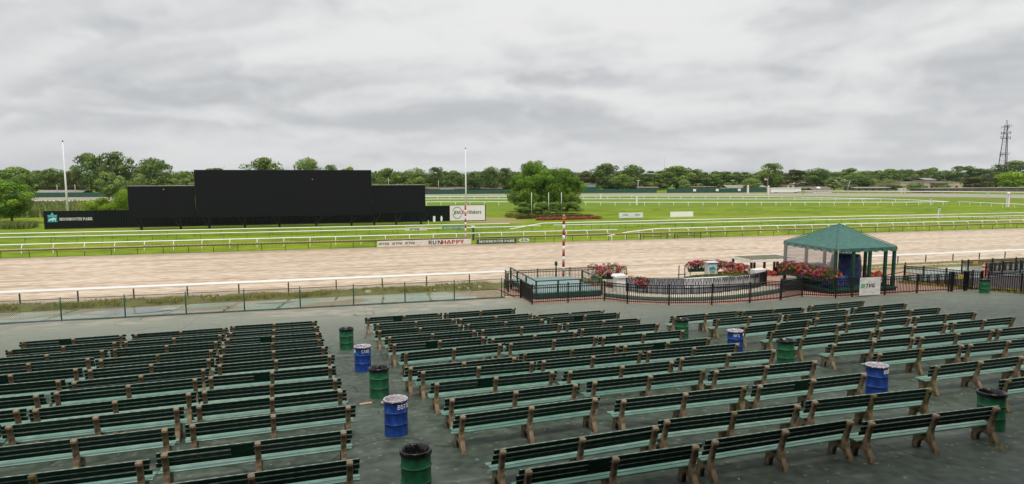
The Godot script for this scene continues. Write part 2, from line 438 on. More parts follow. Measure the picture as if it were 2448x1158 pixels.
	M.stone = mottled(26, Vector3(0.7, 0.7, 0.7), [[0.0, 0.30, 0.25, 0.17], [0.5, 0.5, 0.45, 0.34], [1.0, 0.66, 0.62, 0.52]], 0.85, 1.0)
	M.paver = mottled(27, Vector3(0.6, 0.6, 0.6), [[0.0, 0.26, 0.13, 0.095], [0.5, 0.40, 0.225, 0.165], [1.0, 0.52, 0.34, 0.26]], 0.7, 0.5, true)
	M.walk_grey = mottled(28, Vector3(0.35, 0.35, 0.35), [[0.0, 0.085, 0.08, 0.09], [0.5, 0.12, 0.115, 0.125], [1.0, 0.17, 0.16, 0.17]], 0.55, 0.4, true)
	M.sand = mottled(29, Vector3(0.4, 0.4, 0.4), [[0.0, 0.28, 0.2, 0.12], [0.5, 0.40, 0.3, 0.19], [1.0, 0.5, 0.4, 0.28]], 0.8, 0.5, true)
	M.curb = mottled(30, Vector3(0.3, 1, 1), [[0.0, 0.035, 0.035, 0.03], [0.6, 0.07, 0.075, 0.06], [1.0, 0.14, 0.13, 0.10]], 0.8, 0.5)
	M.curb_pale = mottled(31, Vector3(0.3, 1, 1), [[0.0, 0.3, 0.24, 0.16], [0.6, 0.48, 0.42, 0.31], [1.0, 0.6, 0.55, 0.44]], 0.75, 0.5)
	M.bark = mottled(32, Vector3(0.6, 0.6, 0.6), [[0.0, 0.03, 0.024, 0.018], [1.0, 0.12, 0.095, 0.07]], 0.9, 2.0)
	M.leaf_dark = leafy(lin(0.125, 0.190, 0.047))
	M.leaf_mid = leafy(lin(0.172, 0.255, 0.052))
	M.leaf_light = leafy(lin(0.20, 0.275, 0.08))
	M.leaf_olive = leafy(lin(0.095, 0.11, 0.03))
	M.leaf_lime = leafy(lin(0.22, 0.34, 0.025))
	M.leaf_grove = leafy(lin(0.15, 0.265, 0.03))
	M.leaf_hedge = leafy(lin(0.15, 0.24, 0.045))
	M.leaf_reed = leafy(lin(0.19, 0.24, 0.075))
	M.leaf_reed_tan = leafy(lin(0.42, 0.30, 0.16))
	M.weed = leafy(lin(0.33, 0.29, 0.065))
	M.flower = paint(Color.WHITE, 0.55, 0.3)
	M.flower.vertex_color_use_as_albedo = true
	M.flower.backlight_enabled = true
	M.flower.backlight = lin(0.4, 0.4, 0.4)
	M.vinyl = paint(Color(0.85, 0.85, 0.9, 0.13), 0.12)
	M.vinyl.transparency = BaseMaterial3D.TRANSPARENCY_ALPHA
	M.screen_green = mottled(33, Vector3(0.08, 0.3, 0.08), [[0.0, 0.012, 0.06, 0.045], [0.5, 0.022, 0.09, 0.068], [1.0, 0.04, 0.12, 0.09]], 0.8)
	M.roof_grey = mottled(34, Vector3(0.1, 0.3, 0.3), [[0.0, 0.22, 0.2, 0.18], [1.0, 0.34, 0.32, 0.29]], 0.8)
	M.roof_brown = mottled(35, Vector3(0.1, 0.3, 0.3), [[0.0, 0.12, 0.09, 0.07], [1.0, 0.22, 0.17, 0.13]], 0.8)
	M.wall_beige = mottled(36, Vector3(0.1, 0.3, 0.3), [[0.0, 0.42, 0.32, 0.24], [1.0, 0.58, 0.46, 0.36]], 0.8)
	M.wall_yellow = paint(lin(0.5, 0.38, 0.16), 0.8)
	M.wall_olive = mottled(37, Vector3(0.1, 0.3, 0.3), [[0.0, 0.10, 0.10, 0.05], [1.0, 0.17, 0.16, 0.09]], 0.8)
	M.wall_brown = mottled(38, Vector3(0.08, 0.3, 0.3), [[0.0, 0.075, 0.062, 0.05], [1.0, 0.15, 0.125, 0.10]], 0.85)
	M.glass = paint(lin(0.02, 0.025, 0.03), 0.15)
	M.steel = paint(lin(0.06, 0.06, 0.07), 0.5, 0.5, 0.4)
	M.wood_pole = paint(lin(0.16, 0.12, 0.09), 0.85)
	M.pale_pole = paint(lin(0.5, 0.48, 0.45), 0.6)
	M.cardboard = paint(lin(0.45, 0.3, 0.17), 0.8)
	M.stand = paint(lin(0.045, 0.045, 0.045), 0.9)
	M.puddle = paint(lin(0.34, 0.35, 0.33), 0.04, 0.7)

# ------------------------------------------------------------------ computed pictures
func fbm(x: float, y: float) -> float:
	return noise.get_noise_2d(x, y)

# the overcast sky as one layer of cloud: every direction looks up into the same flat ceiling
func sky_picture() -> ImageTexture:
	var w := 1536
	var h := 768
	var a := FastNoiseLite.new()
	a.seed = 41
	a.frequency = 0.85
	a.fractal_octaves = 6
	a.fractal_gain = 0.57
	var b := FastNoiseLite.new()
	b.seed = 77
	b.frequency = 0.34
	b.fractal_octaves = 3
	var data := PackedByteArray()
	data.resize(w * h * 3)
	for y in h:
		var el := PI * (0.5 - (y + 0.5) / h)
		if el < -0.02:
			for x in w:
				var i0 := (y * w + x) * 3
				data[i0] = 96
				data[i0 + 1] = 98
				data[i0 + 2] = 92
			continue
		var s := sin(maxf(el, 0.0))
		var k := 1.0 / (s + 0.17)
		var lift := 0.86 + 0.26 * s       # an overcast sky is brighter overhead
		var near := smoothstep(0.0, 0.13, s)
		for x in w:
			var az := TAU * ((x + 0.5) / w - 0.5)
			var px := sin(az) * k * cos(el)
			var pz := -cos(az) * k * cos(el)
			var big := b.get_noise_2d(px * 0.8 + pz * 0.5, pz)
			var wx := a.get_noise_2d(px * 0.7 + 31.0, pz * 0.7) * 0.5
			var f := a.get_noise_2d(px * 0.8 + big * 0.5 + wx, pz * 1.0 - px * 0.16 + wx)
			var v := f * 0.95 + big * 0.42
			var t := smoothstep(0.0, 1.0, clampf(0.53 + v * 1.0, 0.0, 1.0))
			t = lerpf(lerpf(t, 0.68, 0.5), t, near)
			var r := lerpf(0.56, 0.87, t)
			var g := lerpf(0.58, 0.875, t)
			var bl := lerpf(0.605, 0.875, t)
			var c := Color(r * lift, g * lift, bl * lift).linear_to_srgb()
			var i := (y * w + x) * 3
			data[i] = clampi(int(c.r * 255.0 + 0.5), 0, 255)
			data[i + 1] = clampi(int(c.g * 255.0 + 0.5), 0, 255)
			data[i + 2] = clampi(int(c.b * 255.0 + 0.5), 0, 255)
	return ImageTexture.create_from_image(Image.create_from_data(w, h, false, Image.FORMAT_RGB8, data))

# a ground picture: each pixel's colour from a function of the place in metres
func ground_picture(w: int, h: int, x0: float, z0: float, x1: float, z1: float, f: Callable) -> ImageTexture:
	var data := PackedByteArray()
	data.resize(w * h * 3)
	for y in h:
		var z := lerpf(z0, z1, (y + 0.5) / h)
		for x in w:
			var c: Color = f.call(lerpf(x0, x1, (x + 0.5) / w), z)
			c = c.linear_to_srgb()
			var i := (y * w + x) * 3
			data[i] = clampi(int(c.r * 255.0 + 0.5), 0, 255)
			data[i + 1] = clampi(int(c.g * 255.0 + 0.5), 0, 255)
			data[i + 2] = clampi(int(c.b * 255.0 + 0.5), 0, 255)
	return ImageTexture.create_from_image(Image.create_from_data(w, h, false, Image.FORMAT_RGB8, data))

# painted asphalt: worn green grey, pale scuffs, sand washed against the fence, thin dark cracks
func apron_colour(x: float, z: float) -> Color:
	var n1 := noise.get_noise_2d(x * 1.1, z * 1.6)
	var n2 := noise.get_noise_2d(x * 5.0 + 300.0, z * 9.0)
	var n3 := noise.get_noise_2d(x * 26.0, z * 26.0 + 70.0)
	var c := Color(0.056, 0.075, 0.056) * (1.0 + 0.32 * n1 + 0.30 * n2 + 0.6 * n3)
	var scuff := clampf((n2 * 0.7 + noise.get_noise_2d(x * 3.0, z * 22.0 + 500.0)) * 1.9 - 0.95, 0.0, 1.0)
	c = c.lerp(Color(0.20, 0.205, 0.17), scuff * 0.55)
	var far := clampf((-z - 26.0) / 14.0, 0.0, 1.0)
	c = c.lerp(Color(0.31, 0.325, 0.255), far * 0.66)  # paler away from the stand: open daylight and wet sheen painted in
	var edge := clampf((-z - 39.6 + n1 * 3.4 + n2 * 2.0) / 2.0, 0.0, 1.0)
	c = c.lerp(Color(0.36, 0.32, 0.26), edge * clampf(0.5 + n2 * 1.6, 0.0, 1.0) * 0.8)
	var speck := noise.get_noise_2d(x * 60.0 + 900.0, z * 60.0)
	if speck > 0.56:
		c = c.lerp(Color(0.35, 0.34, 0.3), 0.5)
	# old joints and tyre arcs
	if absf(fposmod(x + 3.0 + n2 * 0.06, 9.5) - 4.75) < 0.03 or absf(fposmod(-z + n2 * 0.06, 11.0) - 5.0) < 0.03:
		c = c * 0.72
	if x > 28.0 and z < -24.0:
		var arc := fposmod(Vector2(x - 48.0, z + 62.0).length() * 1.3 + n1 * 0.5, 1.0)
		if arc < 0.14:
			c = c.lerp(Color(0.32, 0.34, 0.28), 0.35 * clampf((x - 28.0) / 8.0, 0.0, 1.0))
	var crack := absf(noise.get_noise_2d(x * 0.9 + 40.0, z * 0.9 + 90.0))
	if crack < 0.006 and n1 > -0.15:
		c = c * 0.4
	return c

# harrowed wet dirt: long streaks along the track
func dirt_colour(x: float, z: float) -> Color:
	var s1 := noise.get_noise_2d(x * 0.20, z * 3.0)
	var s2 := noise.get_noise_2d(x * 0.8 + 200.0, z * 9.0)
	var s3 := noise.get_noise_2d(x * 6.0, z * 14.0 + 400.0)
	# harrow lines run on unbroken; everything else is short
	var har := noise.get_noise_2d(x * 0.015, z * 14.0 + 900.0)
	var t := clampf(0.58 + 0.35 * s1 + 0.40 * s2 + 1.0 * s3 + 0.62 * har, 0.0, 1.0)
	var c := Color(0.38, 0.265, 0.155).lerp(Color(0.645, 0.53, 0.40), t)
	var rut := noise.get_noise_2d(x * 0.12 + 31.0, z * 3.2 + 55.0)
	if absf(rut) < 0.035:
		c = c.lerp(Color(0.19, 0.125, 0.07), 0.7 * clampf(0.6 + s3 * 1.5, 0.0, 1.0))
	# churned by hooves
	var churn := clampf(1.0 - absf(z + 70.0 - (x - 40.0) * 0.25) / 3.0, 0.0, 1.0) * clampf(1.0 - absf(x - 42.0) / 22.0, 0.0, 1.0)
	if churn > 0.0 and s3 + s2 * 0.6 < -0.12:
		c = c.lerp(Color(0.22, 0.15, 0.09), churn * 0.8)
	var edge := clampf((-z - 80.6 + s1) / 1.6, 0.0, 1.0)
	c = c.lerp(Color(0.25, 0.18, 0.11), edge * 0.6)
	return c

func seg_dist(x: float, z: float, ax: float, az: float, bx: float, bz: float) -> float:
	var p := Vector2(x - ax, z - az)
	var d := Vector2(bx - ax, bz - az)
	return (p - d * clampf(p.dot(d) / d.length_squared(), 0.0, 1.0)).length()

# turf with mown bands, yellowed and worn places
func turf_colour(x: float, z: float) -> Color:
	var n1 := noise.get_noise_2d(x * 0.5, z * 1.2)
	var n2 := noise.get_noise_2d(x * 2.4 + 80.0, z * 6.5)
	var n3 := noise.get_noise_2d(x * 9.0, z * 20.0 + 33.0)
	var c := Color(0.095, 0.165, 0.014).lerp(Color(0.225, 0.295, 0.024), clampf(0.5 + 0.7 * n1 + 0.75 * n2 + 0.6 * n3, 0.0, 1.0))
	var dry := clampf(1.0 - absf(z + 84.2) / 1.9 + n2 * 0.7, 0.0, 1.0)
	c = c.lerp(Color(0.27, 0.25, 0.035), dry * 0.75)
	if z > -83.4:
		c = c.lerp(Color(0.17, 0.115, 0.06), clampf(0.35 + n3 * 1.4 + n2, 0.0, 1.0))
	# the bare track from the scoreboard round the flower bed
	var p := minf(seg_dist(x, z, -40.0, -115.5, 16.0, -111.0), seg_dist(x, z, 16.0, -111.0, 27.0, -113.5))
	var bare := clampf(1.35 - (p + n2 * 1.6) / 2.6, 0.0, 1.0)
	p = minf(seg_dist(x, z, 24.0, -115.0, 33.0, -121.5), seg_dist(x, z, 26.0, -111.0, 33.5, -113.5))
	bare = maxf(bare, clampf(1.5 - (p + n2 * 1.5) / 3.2, 0.0, 1.0))
	c = c.lerp(Color(0.33, 0.235, 0.14), bare * 0.85)
	var worn := clampf(1.2 - (seg_dist(x, z, 117.0, -125.0, 150.0, -145.0) + n2 * 2.2) / 3.2, 0.0, 1.0)
	c = c.lerp(Color(0.40, 0.33, 0.16), worn * 0.85)
	var faint := clampf(1.2 - (seg_dist(x, z, 70.0, -117.0, 120.0, -127.0) + n2 * 3.0) / 4.0, 0.0, 1.0)
	c = c.lerp(Color(0.30, 0.30, 0.05), faint * 0.5)
	return c

func walk_colour(x: float, z: float) -> Color:
	var n1 := noise.get_noise_2d(x * 2.2 + 11.0, z * 6.0)
	var n2 := noise.get_noise_2d(x * 9.0, z * 14.0 + 60.0)
	var c := Color(0.30, 0.47, 0.38).lerp(Color(0.41, 0.56, 0.47), clampf(0.5 + n2, 0.0, 1.0))
	var worn := clampf((n1 * 1.5 + n2 * 0.5 + 0.28 + (-z - 46.0) * 0.12) * 2.0, 0.0, 1.0)
	c = c.lerp(Color(0.60, 0.53, 0.42), worn * 0.8)
	var mud := clampf((noise.get_noise_2d(x * 0.9 + 77.0, z * 1.4) - 0.16) * 5.0, 0.0, 1.0)
	return c.lerp(Color(0.40, 0.28, 0.16), mud * 0.85)

func pictured(t: ImageTexture, rough: float, spec := 0.5) -> StandardMaterial3D:
	var m := paint(Color.WHITE, rough, spec)
	m.albedo_texture = t
	m.texture_repeat = false
	return m

# a sheet over the ground, uv 0..1 over its own rectangle
func sheet(x0: float, x1: float, z0: float, z1: float, nx: int, nz: int, up: Callable) -> ArrayMesh:
	var v := PackedVector3Array()
	var uv := PackedVector2Array()
	var ix := PackedInt32Array()
	for j in nz + 1:
		for i in nx + 1:
			var x := lerpf(x0, x1, float(i) / nx)
			var z := lerpf(z0, z1, float(j) / nz)
			v.append(Vector3(x, up.call(x, z), z))
			uv.append(Vector2(float(i) / nx, float(j) / nz))
	for j in nz:
		for i in nx:
			var a := j * (nx + 1) + i
			var b := a + nx + 1
			if z1 > z0:
				ix.append_array([a, a + 1, b + 1, a, b + 1, b])
			else:
				ix.append_array([a, b + 1, a + 1, a, b, b + 1])
	var s := SurfaceTool.new()
	s.begin(Mesh.PRIMITIVE_TRIANGLES)
	for i in v.size():
		s.set_uv(uv[i])
		s.add_vertex(v[i])
	for i in ix:
		s.add_index(i)
	s.generate_normals()
	return s.commit()

# a flat strip between two lines of points of the same count
func strip(a: Array, b: Array) -> ArrayMesh:
	var s := st()
	for i in a.size() - 1:
		var q := [a[i], a[i + 1], b[i + 1], b[i]]
		var n: Vector3 = (q[1] - q[0]).cross(q[2] - q[0])
		if n.y > 0:
			quad(s, q[0], q[3], q[2], q[1])
		else:
			quad(s, q[0], q[1], q[2], q[3])
	return done(s)

# ------------------------------------------------------------------ benches and barrels
const SPAN := 1.69
var bench_boards := []
func make_bench() -> Node3D:
	var o := Node3D.new()
	o.name = "bench"
	# cast concrete end seen from the side; x of the polygon is to the rear
	var side := PackedVector2Array([
		Vector2(0.045, 0.865), Vector2(0.075, 0.83), Vector2(0.07, 0.785), Vector2(0.03, 0.74), Vector2(-0.03, 0.58), Vector2(-0.065, 0.46),
		Vector2(-0.07, 0.38), Vector2(-0.045, 0.27), Vector2(0.0, 0.16), Vector2(0.055, 0.05), Vector2(0.065, -0.01), Vector2(-0.075, -0.01),
		Vector2(-0.12, 0.07), Vector2(-0.18, 0.16), Vector2(-0.26, 0.205), Vector2(-0.34, 0.19), Vector2(-0.40, 0.12), Vector2(-0.425, -0.01), Vector2(-0.565, -0.01),
		Vector2(-0.575, 0.06), Vector2(-0.545, 0.18), Vector2(-0.56, 0.30), Vector2(-0.60, 0.385), Vector2(-0.40, 0.375), Vector2(-0.215, 0.395),
		Vector2(-0.165, 0.48), Vector2(-0.11, 0.62), Vector2(-0.06, 0.76), Vector2(-0.055, 0.82), Vector2(-0.02, 0.86)])
	var s := st()
	# polygon x -> world z, so turn it about y
	prism(s, side, 0.115, Transform3D(Basis(Vector3(0, 0, 1), Vector3(0, 1, 0), Vector3(-1, 0, 0)), Vector3.ZERO), 0.018)
	var end_mesh := done(s)
	for k in 3:
		put("support", end_mesh, M.concrete, o, Transform3D(Basis(), Vector3((k - 1) * SPAN, 0, 0)))
	# back boards on the front face of the posts
	var lean := atan2(0.115, 0.34)
	var tilt := Basis(Vector3(1, 0, 0), lean)
	var board := box(Vector3(3.72, 0.099, 0.034), Vector3.ZERO, 0.007)
	board.surface_set_material(0, M.slat)
	var we := st()  # pale strip painting the sky light along each slat top
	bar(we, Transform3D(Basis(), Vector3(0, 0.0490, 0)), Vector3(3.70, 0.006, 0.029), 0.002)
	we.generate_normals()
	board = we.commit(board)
	board.surface_set_material(1, M.sky_lit_edge)
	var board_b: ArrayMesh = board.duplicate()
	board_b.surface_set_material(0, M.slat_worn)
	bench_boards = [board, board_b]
	for k in 3:
		var y := 0.580 + k * 0.111
		var z := -0.165 + (y - 0.5) * 0.335
		put("back_slat", board, null, o, Transform3D(tilt, Vector3(0, y, z - 0.022)))
	var sb := box(Vector3(3.74, 0.034, 0.113), Vector3.ZERO, 0.006)
	for k in 3:
		put("seat_slat", sb, M.seat, o, Transform3D(Basis(Vector3(1, 0, 0), 0.05), Vector3(0, 0.401 + k * 0.0068, -0.245 - k * 0.140)))
	return o

func place_bench(proto: Node3D, b: Array, block: String) -> void:
	var o: Node3D = proto.duplicate()
	o.name = numbered("bench")
	add_child(o)
	var turn := Basis(Vector3.UP, -deg_to_rad(b[5]))
	var tip := Basis(Vector3(1, 0, 0), -atan(0.0785))
	var jit := rng.randf_range(-0.012, 0.012)
	o.transform = Transform3D(tip * turn * Basis(Vector3(0, 0, 1), jit * 0.4), Vector3(b[3], gy(b[4]), b[4] + 0.067))
	var spot: String = ["leftmost", "middle", "rightmost"][b[1] - 1] if b[2] == 3 else (["left", "right"][b[1] - 1] if b[2] == 2 else "only visible")
	var rows: Array = ["front", "second", "third", "fourth", "fifth", "sixth", "seventh", "eighth", "ninth", "tenth", "eleventh", "twelfth", "thirteenth"]
	var plate := ""
	if b[6]:
		var p := box(Vector3(0.42, 0.295, 0.012), Vector3.ZERO, 0.003)
		put("repair_plate", p, M.slat, o, Transform3D(Basis(Vector3(1, 0, 0), atan2(0.115, 0.34)), Vector3(-0.30, 0.693, -0.095)))
		plate = "patched "
	# weathering differs from end to end
	for i in o.get_child_count():
		var c: MeshInstance3D = o.get_child(i)
		if str(c.name).begins_with("support") and rng.randf() < (0.3 if block == "right" else 0.10):
			c.material_override = M.mossy
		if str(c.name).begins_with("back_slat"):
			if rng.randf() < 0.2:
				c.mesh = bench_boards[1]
			c.position += Vector3(rng.randf_range(-0.025, 0.025), rng.randf_range(-0.004, 0.004), 0)
			c.rotate_z(rng.randf_range(-0.0016, 0.0016))
		if str(c.name).begins_with("seat_slat"):
			var f := rng.randf()
			if f < 0.22:
				c.material_override = M.seat_worn
			elif f < 0.45:
				c.material_override = M.seat_dark
			c.position.x += rng.randf_range(-0.03, 0.03)
	tag(o, "%sgreen slatted bench, %s in the %s row of the %s block" % [plate, spot, rows[b[0] - 1], block], "bench", "green slatted benches on the apron")

func make_barrel(called: String, label: String, at: Vector3, blue: bool, words: Array, rim_dark := true) -> void:
	var o := thing(called, label, "barrel", at, 0.0, "blue recycling barrels" if blue else "green trash barrels")
	o.rotation.x = -atan(0.0785) * 0.6
	var paint_: Material = M.blue_barrel if blue else M.green_barrel
	var s := st()
	var r := 0.286
	lathe(s, [Vector2(0.0, 0.03), Vector2(r - 0.01, 0.03), Vector2(r + 0.006, 0.0), Vector2(r + 0.006, 0.02), Vector2(r, 0.035), Vector2(r, 0.265), Vector2(r + 0.007, 0.28), Vector2(r + 0.017, 0.292), Vector2(r + 0.007, 0.304), Vector2(r, 0.319), Vector2(r, 0.555), Vector2(r + 0.007, 0.57), Vector2(r + 0.017, 0.582), Vector2(r + 0.007, 0.594), Vector2(r, 0.609), Vector2(r, 0.86), Vector2(r + 0.008, 0.866), Vector2(r + 0.012, 0.876), Vector2(r + 0.006, 0.886), Vector2(r - 0.008, 0.886), Vector2(r - 0.012, 0.86), Vector2(r - 0.012, 0.06), Vector2(0, 0.06)], 36)
	var shell := put("shell", done(s, true), paint_, o)
	# the liner folded over the rim, crumpled
	s = st()
	var seg := 40
	var prof := [Vector2(r + 0.016, 0.80 if not blue else 0.855), Vector2(r + 0.022, 0.85), Vector2(r + 0.020, 0.885), Vector2(r + 0.002, 0.902), Vector2(r - 0.025, 0.885), Vector2(r - 0.05, 0.80), Vector2(r - 0.10, 0.68), Vector2(0.10, 0.60), Vector2(0.0, 0.58)]
	var ph := rng.randf() * 10.0
	var rings := []
	for i in prof.size():
		var ring := []
		for k in seg:
			var a := TAU * k / seg
			var wob := noise.get_noise_3d(cos(a) * 90.0 + ph * 50.0, sin(a) * 90.0, i * 40.0)
			var amp := 0.05 if i >= 5 else (0.016 if i in [0, 4] else 0.006)
			var rr: float = maxf(prof[i].x + wob * amp * 1.6, 0.0 if i == prof.size() - 1 else 0.02)
			var yy: float = prof[i].y + wob * (0.05 if i == 0 else (0.12 if i >= 5 else 0.008))
			ring.append(Vector3(cos(a) * rr, yy, sin(a) * rr))
		rings.append(ring)
	for i in prof.size() - 1:
		for k in seg:
			var k2 := (k + 1) % seg
			quad(s, rings[i][k], rings[i + 1][k], rings[i + 1][k2], rings[i][k2])
	put("liner", done(s, not rim_dark), M.clear_bag if blue else M.bag, o)
	# stencilled letters round the shell; angle 0 looks at the grandstand
	for w in words:
		var a0: float = w[1]
		var word: String = w[0]
		for i in word.length():
			var a := a0 + (i - (word.length() - 1) * 0.5) * 0.27
			var d := Vector3(sin(a), 0, cos(a))
			text("letter", word[i], "Droid Sans Mono", 0.105, 0.062, M.white, shell, d * (r + 0.004) + Vector3(0, 0.735, 0), 0.0, a)

# ------------------------------------------------------------------ fences and rails
# pickets between posts: each panel's rails are parts, its pickets one part
func iron_fence(o: Node3D, pts: Array, h := 1.22, gap := 0.122, post := 0.08, close := true) -> void:
	for i in pts.size():
		if i == pts.size() - 1 and not close:
			break
		var s := st()
		bar(s, Transform3D(Basis(), pts[i] + Vector3(0, h * 0.5 + 0.03, 0)), Vector3(post, h + 0.06, post), 0.006)
		bar(s, Transform3D(Basis(), pts[i] + Vector3(0, h + 0.075, 0)), Vector3(post + 0.02, 0.03, post + 0.02), 0.008)
		put("post", done(s), M.iron, o)
	for i in pts.size() - 1:
		var a: Vector3 = pts[i]
		var b: Vector3 = pts[i + 1]
		for y in [h - 0.02, h - 0.19, 0.16]:
			var s := st()
			beam(s, a + Vector3(0, y, 0), b + Vector3(0, y, 0), 0.045, 0.05)
			put("rail", done(s), M.iron, o)
		var s2 := st()
		var n := maxi(int((b - a).length() / gap), 2)
		for k in range(1, n):
			var p := a.lerp(b, float(k) / n)
			bar(s2, Transform3D(Basis(), p + Vector3(0, (h + 0.06) * 0.5, 0)), Vector3(0.030, h - 0.10, 0.030))
		stuff("pickets", done(s2), M.iron, o)

# low hoop-topped garden fence
func hoop_fence(o: Node3D, pts: Array, h := 1.0) -> void:
	var line := PackedVector3Array(pts)
	for y in [h, 0.12]:
		var s := st()
		var q := PackedVector3Array()
		for p in line:
			q.append(p + Vector3(0, y, 0))
		tube(s, q, 0.022, 0.022, 5)
		put("rail", done(s, true), M.iron, o)
	var c := Curve3D.new()
	for p in line:
		c.add_point(p)
	var n := int(c.get_baked_length() / 0.115)
	var sp := st()
	var sh := st()
	for k in n + 1:
		var d := c.get_baked_length() * k / n
		var p := c.sample_baked(d)
		beam(sp, p, p + Vector3(0, h, 0), 0.022, 0.022)
		# crossing pointed hoops, two and then a plain stretch
		if k % 7 in [0, 2, 4] and k + 3 < n:
			for dirn in [0, 1]:
				var arc := PackedVector3Array()
				for j in 5:
					var f := j / 4.0
					var along := f if dirn == 0 else 1.0 - f
					var pp := c.sample_baked(d + 0.23 * (along * 0.5 + (0.0 if dirn == 0 else 0.5)))
					arc.append(pp + Vector3(0, h - 0.5 + 0.48 * sin(f * PI * 0.5), 0))
				tube(sh, arc, 0.016, 0.016, 4, false)
		if k % 14 == 0:
			var s3 := st()
			bar(s3, Transform3D(Basis(), p + Vector3(0, h * 0.5, 0)), Vector3(0.04, h + 0.05, 0.04))
			put("post", done(s3), M.iron, o)
	stuff("pickets", done(sp), M.iron, o)
	stuff("hoops", done(sh, true), M.iron, o)

# a racing rail: round or flat top on bent posts whose feet stand off to one side
func race_rail(o: Node3D, pts: Array, foot: Vector3, step: float, top_r: float, rail_mat: Material, post_mat: Material, joined := false, lip := false, post_r := 0.03) -> void:
	var line := PackedVector3Array(pts)
	var s := st()
	tube(s, line, top_r, top_r, 8)
	put("rail", done(s, true), rail_mat, o)
	if lip:
		s = st()
		for i in line.size() - 1:
			beam(s, line[i] + Vector3(0, -top_r * 0.9, 0) + foot * 0.12, line[i + 1] + Vector3(0, -top_r * 0.9, 0) + foot * 0.12, 0.03, top_r * 1.5)
		put("rail_skirt", done(s), M.dark_post, o)
	var c := Curve3D.new()
	for p in line:
		c.add_point(p)
	var n := maxi(int(c.get_baked_length() / step), 1)
	var all := st()
	for k in n + 1:
		var p := c.sample_baked(minf(step * k + 0.3, c.get_baked_length()))
		var base := p + foot
		base.y = gy(base.z)
		var q := PackedVector3Array([p + Vector3(0, -top_r * 0.5, 0), p.lerp(base, 0.5) * Vector3(1, 0, 1) + Vector3(0, p.y - 0.12, 0) + foot * 0.15, base + Vector3(0, (p.y - base.y) * 0.55, 0), base])
		if joined:
			tube(all, q, post_r, post_r, 5, false)
		else:
			var s2 := st()
			tube(s2, q, post_r, post_r, 6, false)
			put("post", done(s2, true), post_mat, o)
	if joined:
		stuff("posts", done(all, true), post_mat, o)

# ------------------------------------------------------------------ growing things
# leaves as small faces on the shells of many clumps inside a crown of unit height and width
func crown(seed_: int, style: String, leaves: int, leaf: float, clumps: int) -> ArrayMesh:
	var r := RandomNumberGenerator.new()
	r.seed = seed_
	var cs := []
	var nz := FastNoiseLite.new()
	nz.seed = seed_
	nz.frequency = 0.9
	for i in clumps:
		var a := r.randf() * TAU
		var u := pow(r.randf(), 0.45)
		var p := Vector3.ZERO
		var rad := Vector3.ONE * r.randf_range(0.12, 0.21)
		match style:
			"R":
				var y := r.randf_range(-1.0, 1.0)
				var ring := sqrt(1.0 - y * y * 0.88) * u
				p = Vector3(cos(a) * ring * 0.40, 0.58 + y * 0.34, sin(a) * ring * 0.40)
				rad *= Vector3(1.05, 0.72, 1.05)
			"G":
				var y := r.randf_range(-1.0, 1.0)
				var ring := sqrt(1.0 - y * y * 0.8) * u
				p = Vector3(cos(a) * ring * 0.42, 0.60 + y * 0.36, sin(a) * ring * 0.42)
				rad *= Vector3(1.05, 0.7, 1.05)
			"P":
				var y := r.randf()
				p = Vector3(cos(a) * u * lerpf(0.30, 0.42, y), 0.42 + floorf(y * 4.0) / 4.0 * 0.56, sin(a) * u * 0.38)
				rad *= Vector3(1.0, 0.34, 1.0)
			"C":
				var y := r.randf()
				var w := lerpf(0.44, 0.10, pow(y, 1.3))
				p = Vector3(cos(a) * u * w, 0.12 + y * 0.8, sin(a) * u * w)
				rad *= Vector3(0.95, 0.45, 0.95)
			_:
				var y := r.randf()
				var ring := sqrt(1.0 - y * y * 0.8) * u
				p = Vector3(cos(a) * ring * 0.38, 0.06 + y * 0.80, sin(a) * ring * 0.38)
				rad *= Vector3(1.0, 0.9, 1.0)
		# an uneven outline: some sides bulge, others are thin
		var grow := 1.0 + 0.55 * nz.get_noise_3d(p.x * 3.0, p.y * 3.0, p.z * 3.0)
		p = Vector3(p.x * grow, clampf(0.5 + (p.y - 0.5) * (0.85 + 0.15 * grow), 0.02, 0.99), p.z * grow)
		rad *= r.randf_range(0.6, 1.15)
		cs.append([p, rad, r.randf_range(0.6, 1.5), r.randf_range(-0.10, 0.14)])
	var v := PackedVector3Array()
	var n := PackedVector3Array()
	var col := PackedColorArray()
	v.resize(leaves * 6)
	n.resize(leaves * 6)
	col.resize(leaves * 6)
	for i in leaves:
		var c: Array = cs[r.randi() % cs.size()]
		var d := Vector3(r.randfn(), r.randfn() + 0.25, r.randfn()).normalized()
		var p: Vector3 = c[0] + d * c[1] * r.randf_range(0.70, 1.08)
		if p.y < 0.0:
			p.y = r.randf() * 0.05
		var nn := (d + Vector3(r.randfn(), r.randfn(), r.randfn()) * 0.42).normalized()
		var t := nn.cross(Vector3(r.randfn(), r.randfn(), r.randfn())).normalized()
		var b := nn.cross(t)
		var l := leaf * r.randf_range(0.6, 1.35)
		var w := l * r.randf_range(0.45, 0.8)
		var q := [p - t * l - b * w * 0.3, p + b * w, p + t * l, p - b * w]
		var k := 0
		var bright: float = c[2] * r.randf_range(0.72, 1.32)
		var cc := Color(bright * (1.0 + c[3]), bright, bright * (1.0 - c[3])) * 0.5
		for j in [0, 1, 2, 0, 2, 3]:
			v[i * 6 + k] = q[j]
			n[i * 6 + k] = nn
			col[i * 6 + k] = cc
			k += 1
	var arr := []
	arr.resize(Mesh.ARRAY_MAX)
	arr[Mesh.ARRAY_VERTEX] = v
	arr[Mesh.ARRAY_NORMAL] = n
	arr[Mesh.ARRAY_COLOR] = col
	var m := ArrayMesh.new()
	m.add_surface_from_arrays(Mesh.PRIMITIVE_TRIANGLES, arr)
	return m

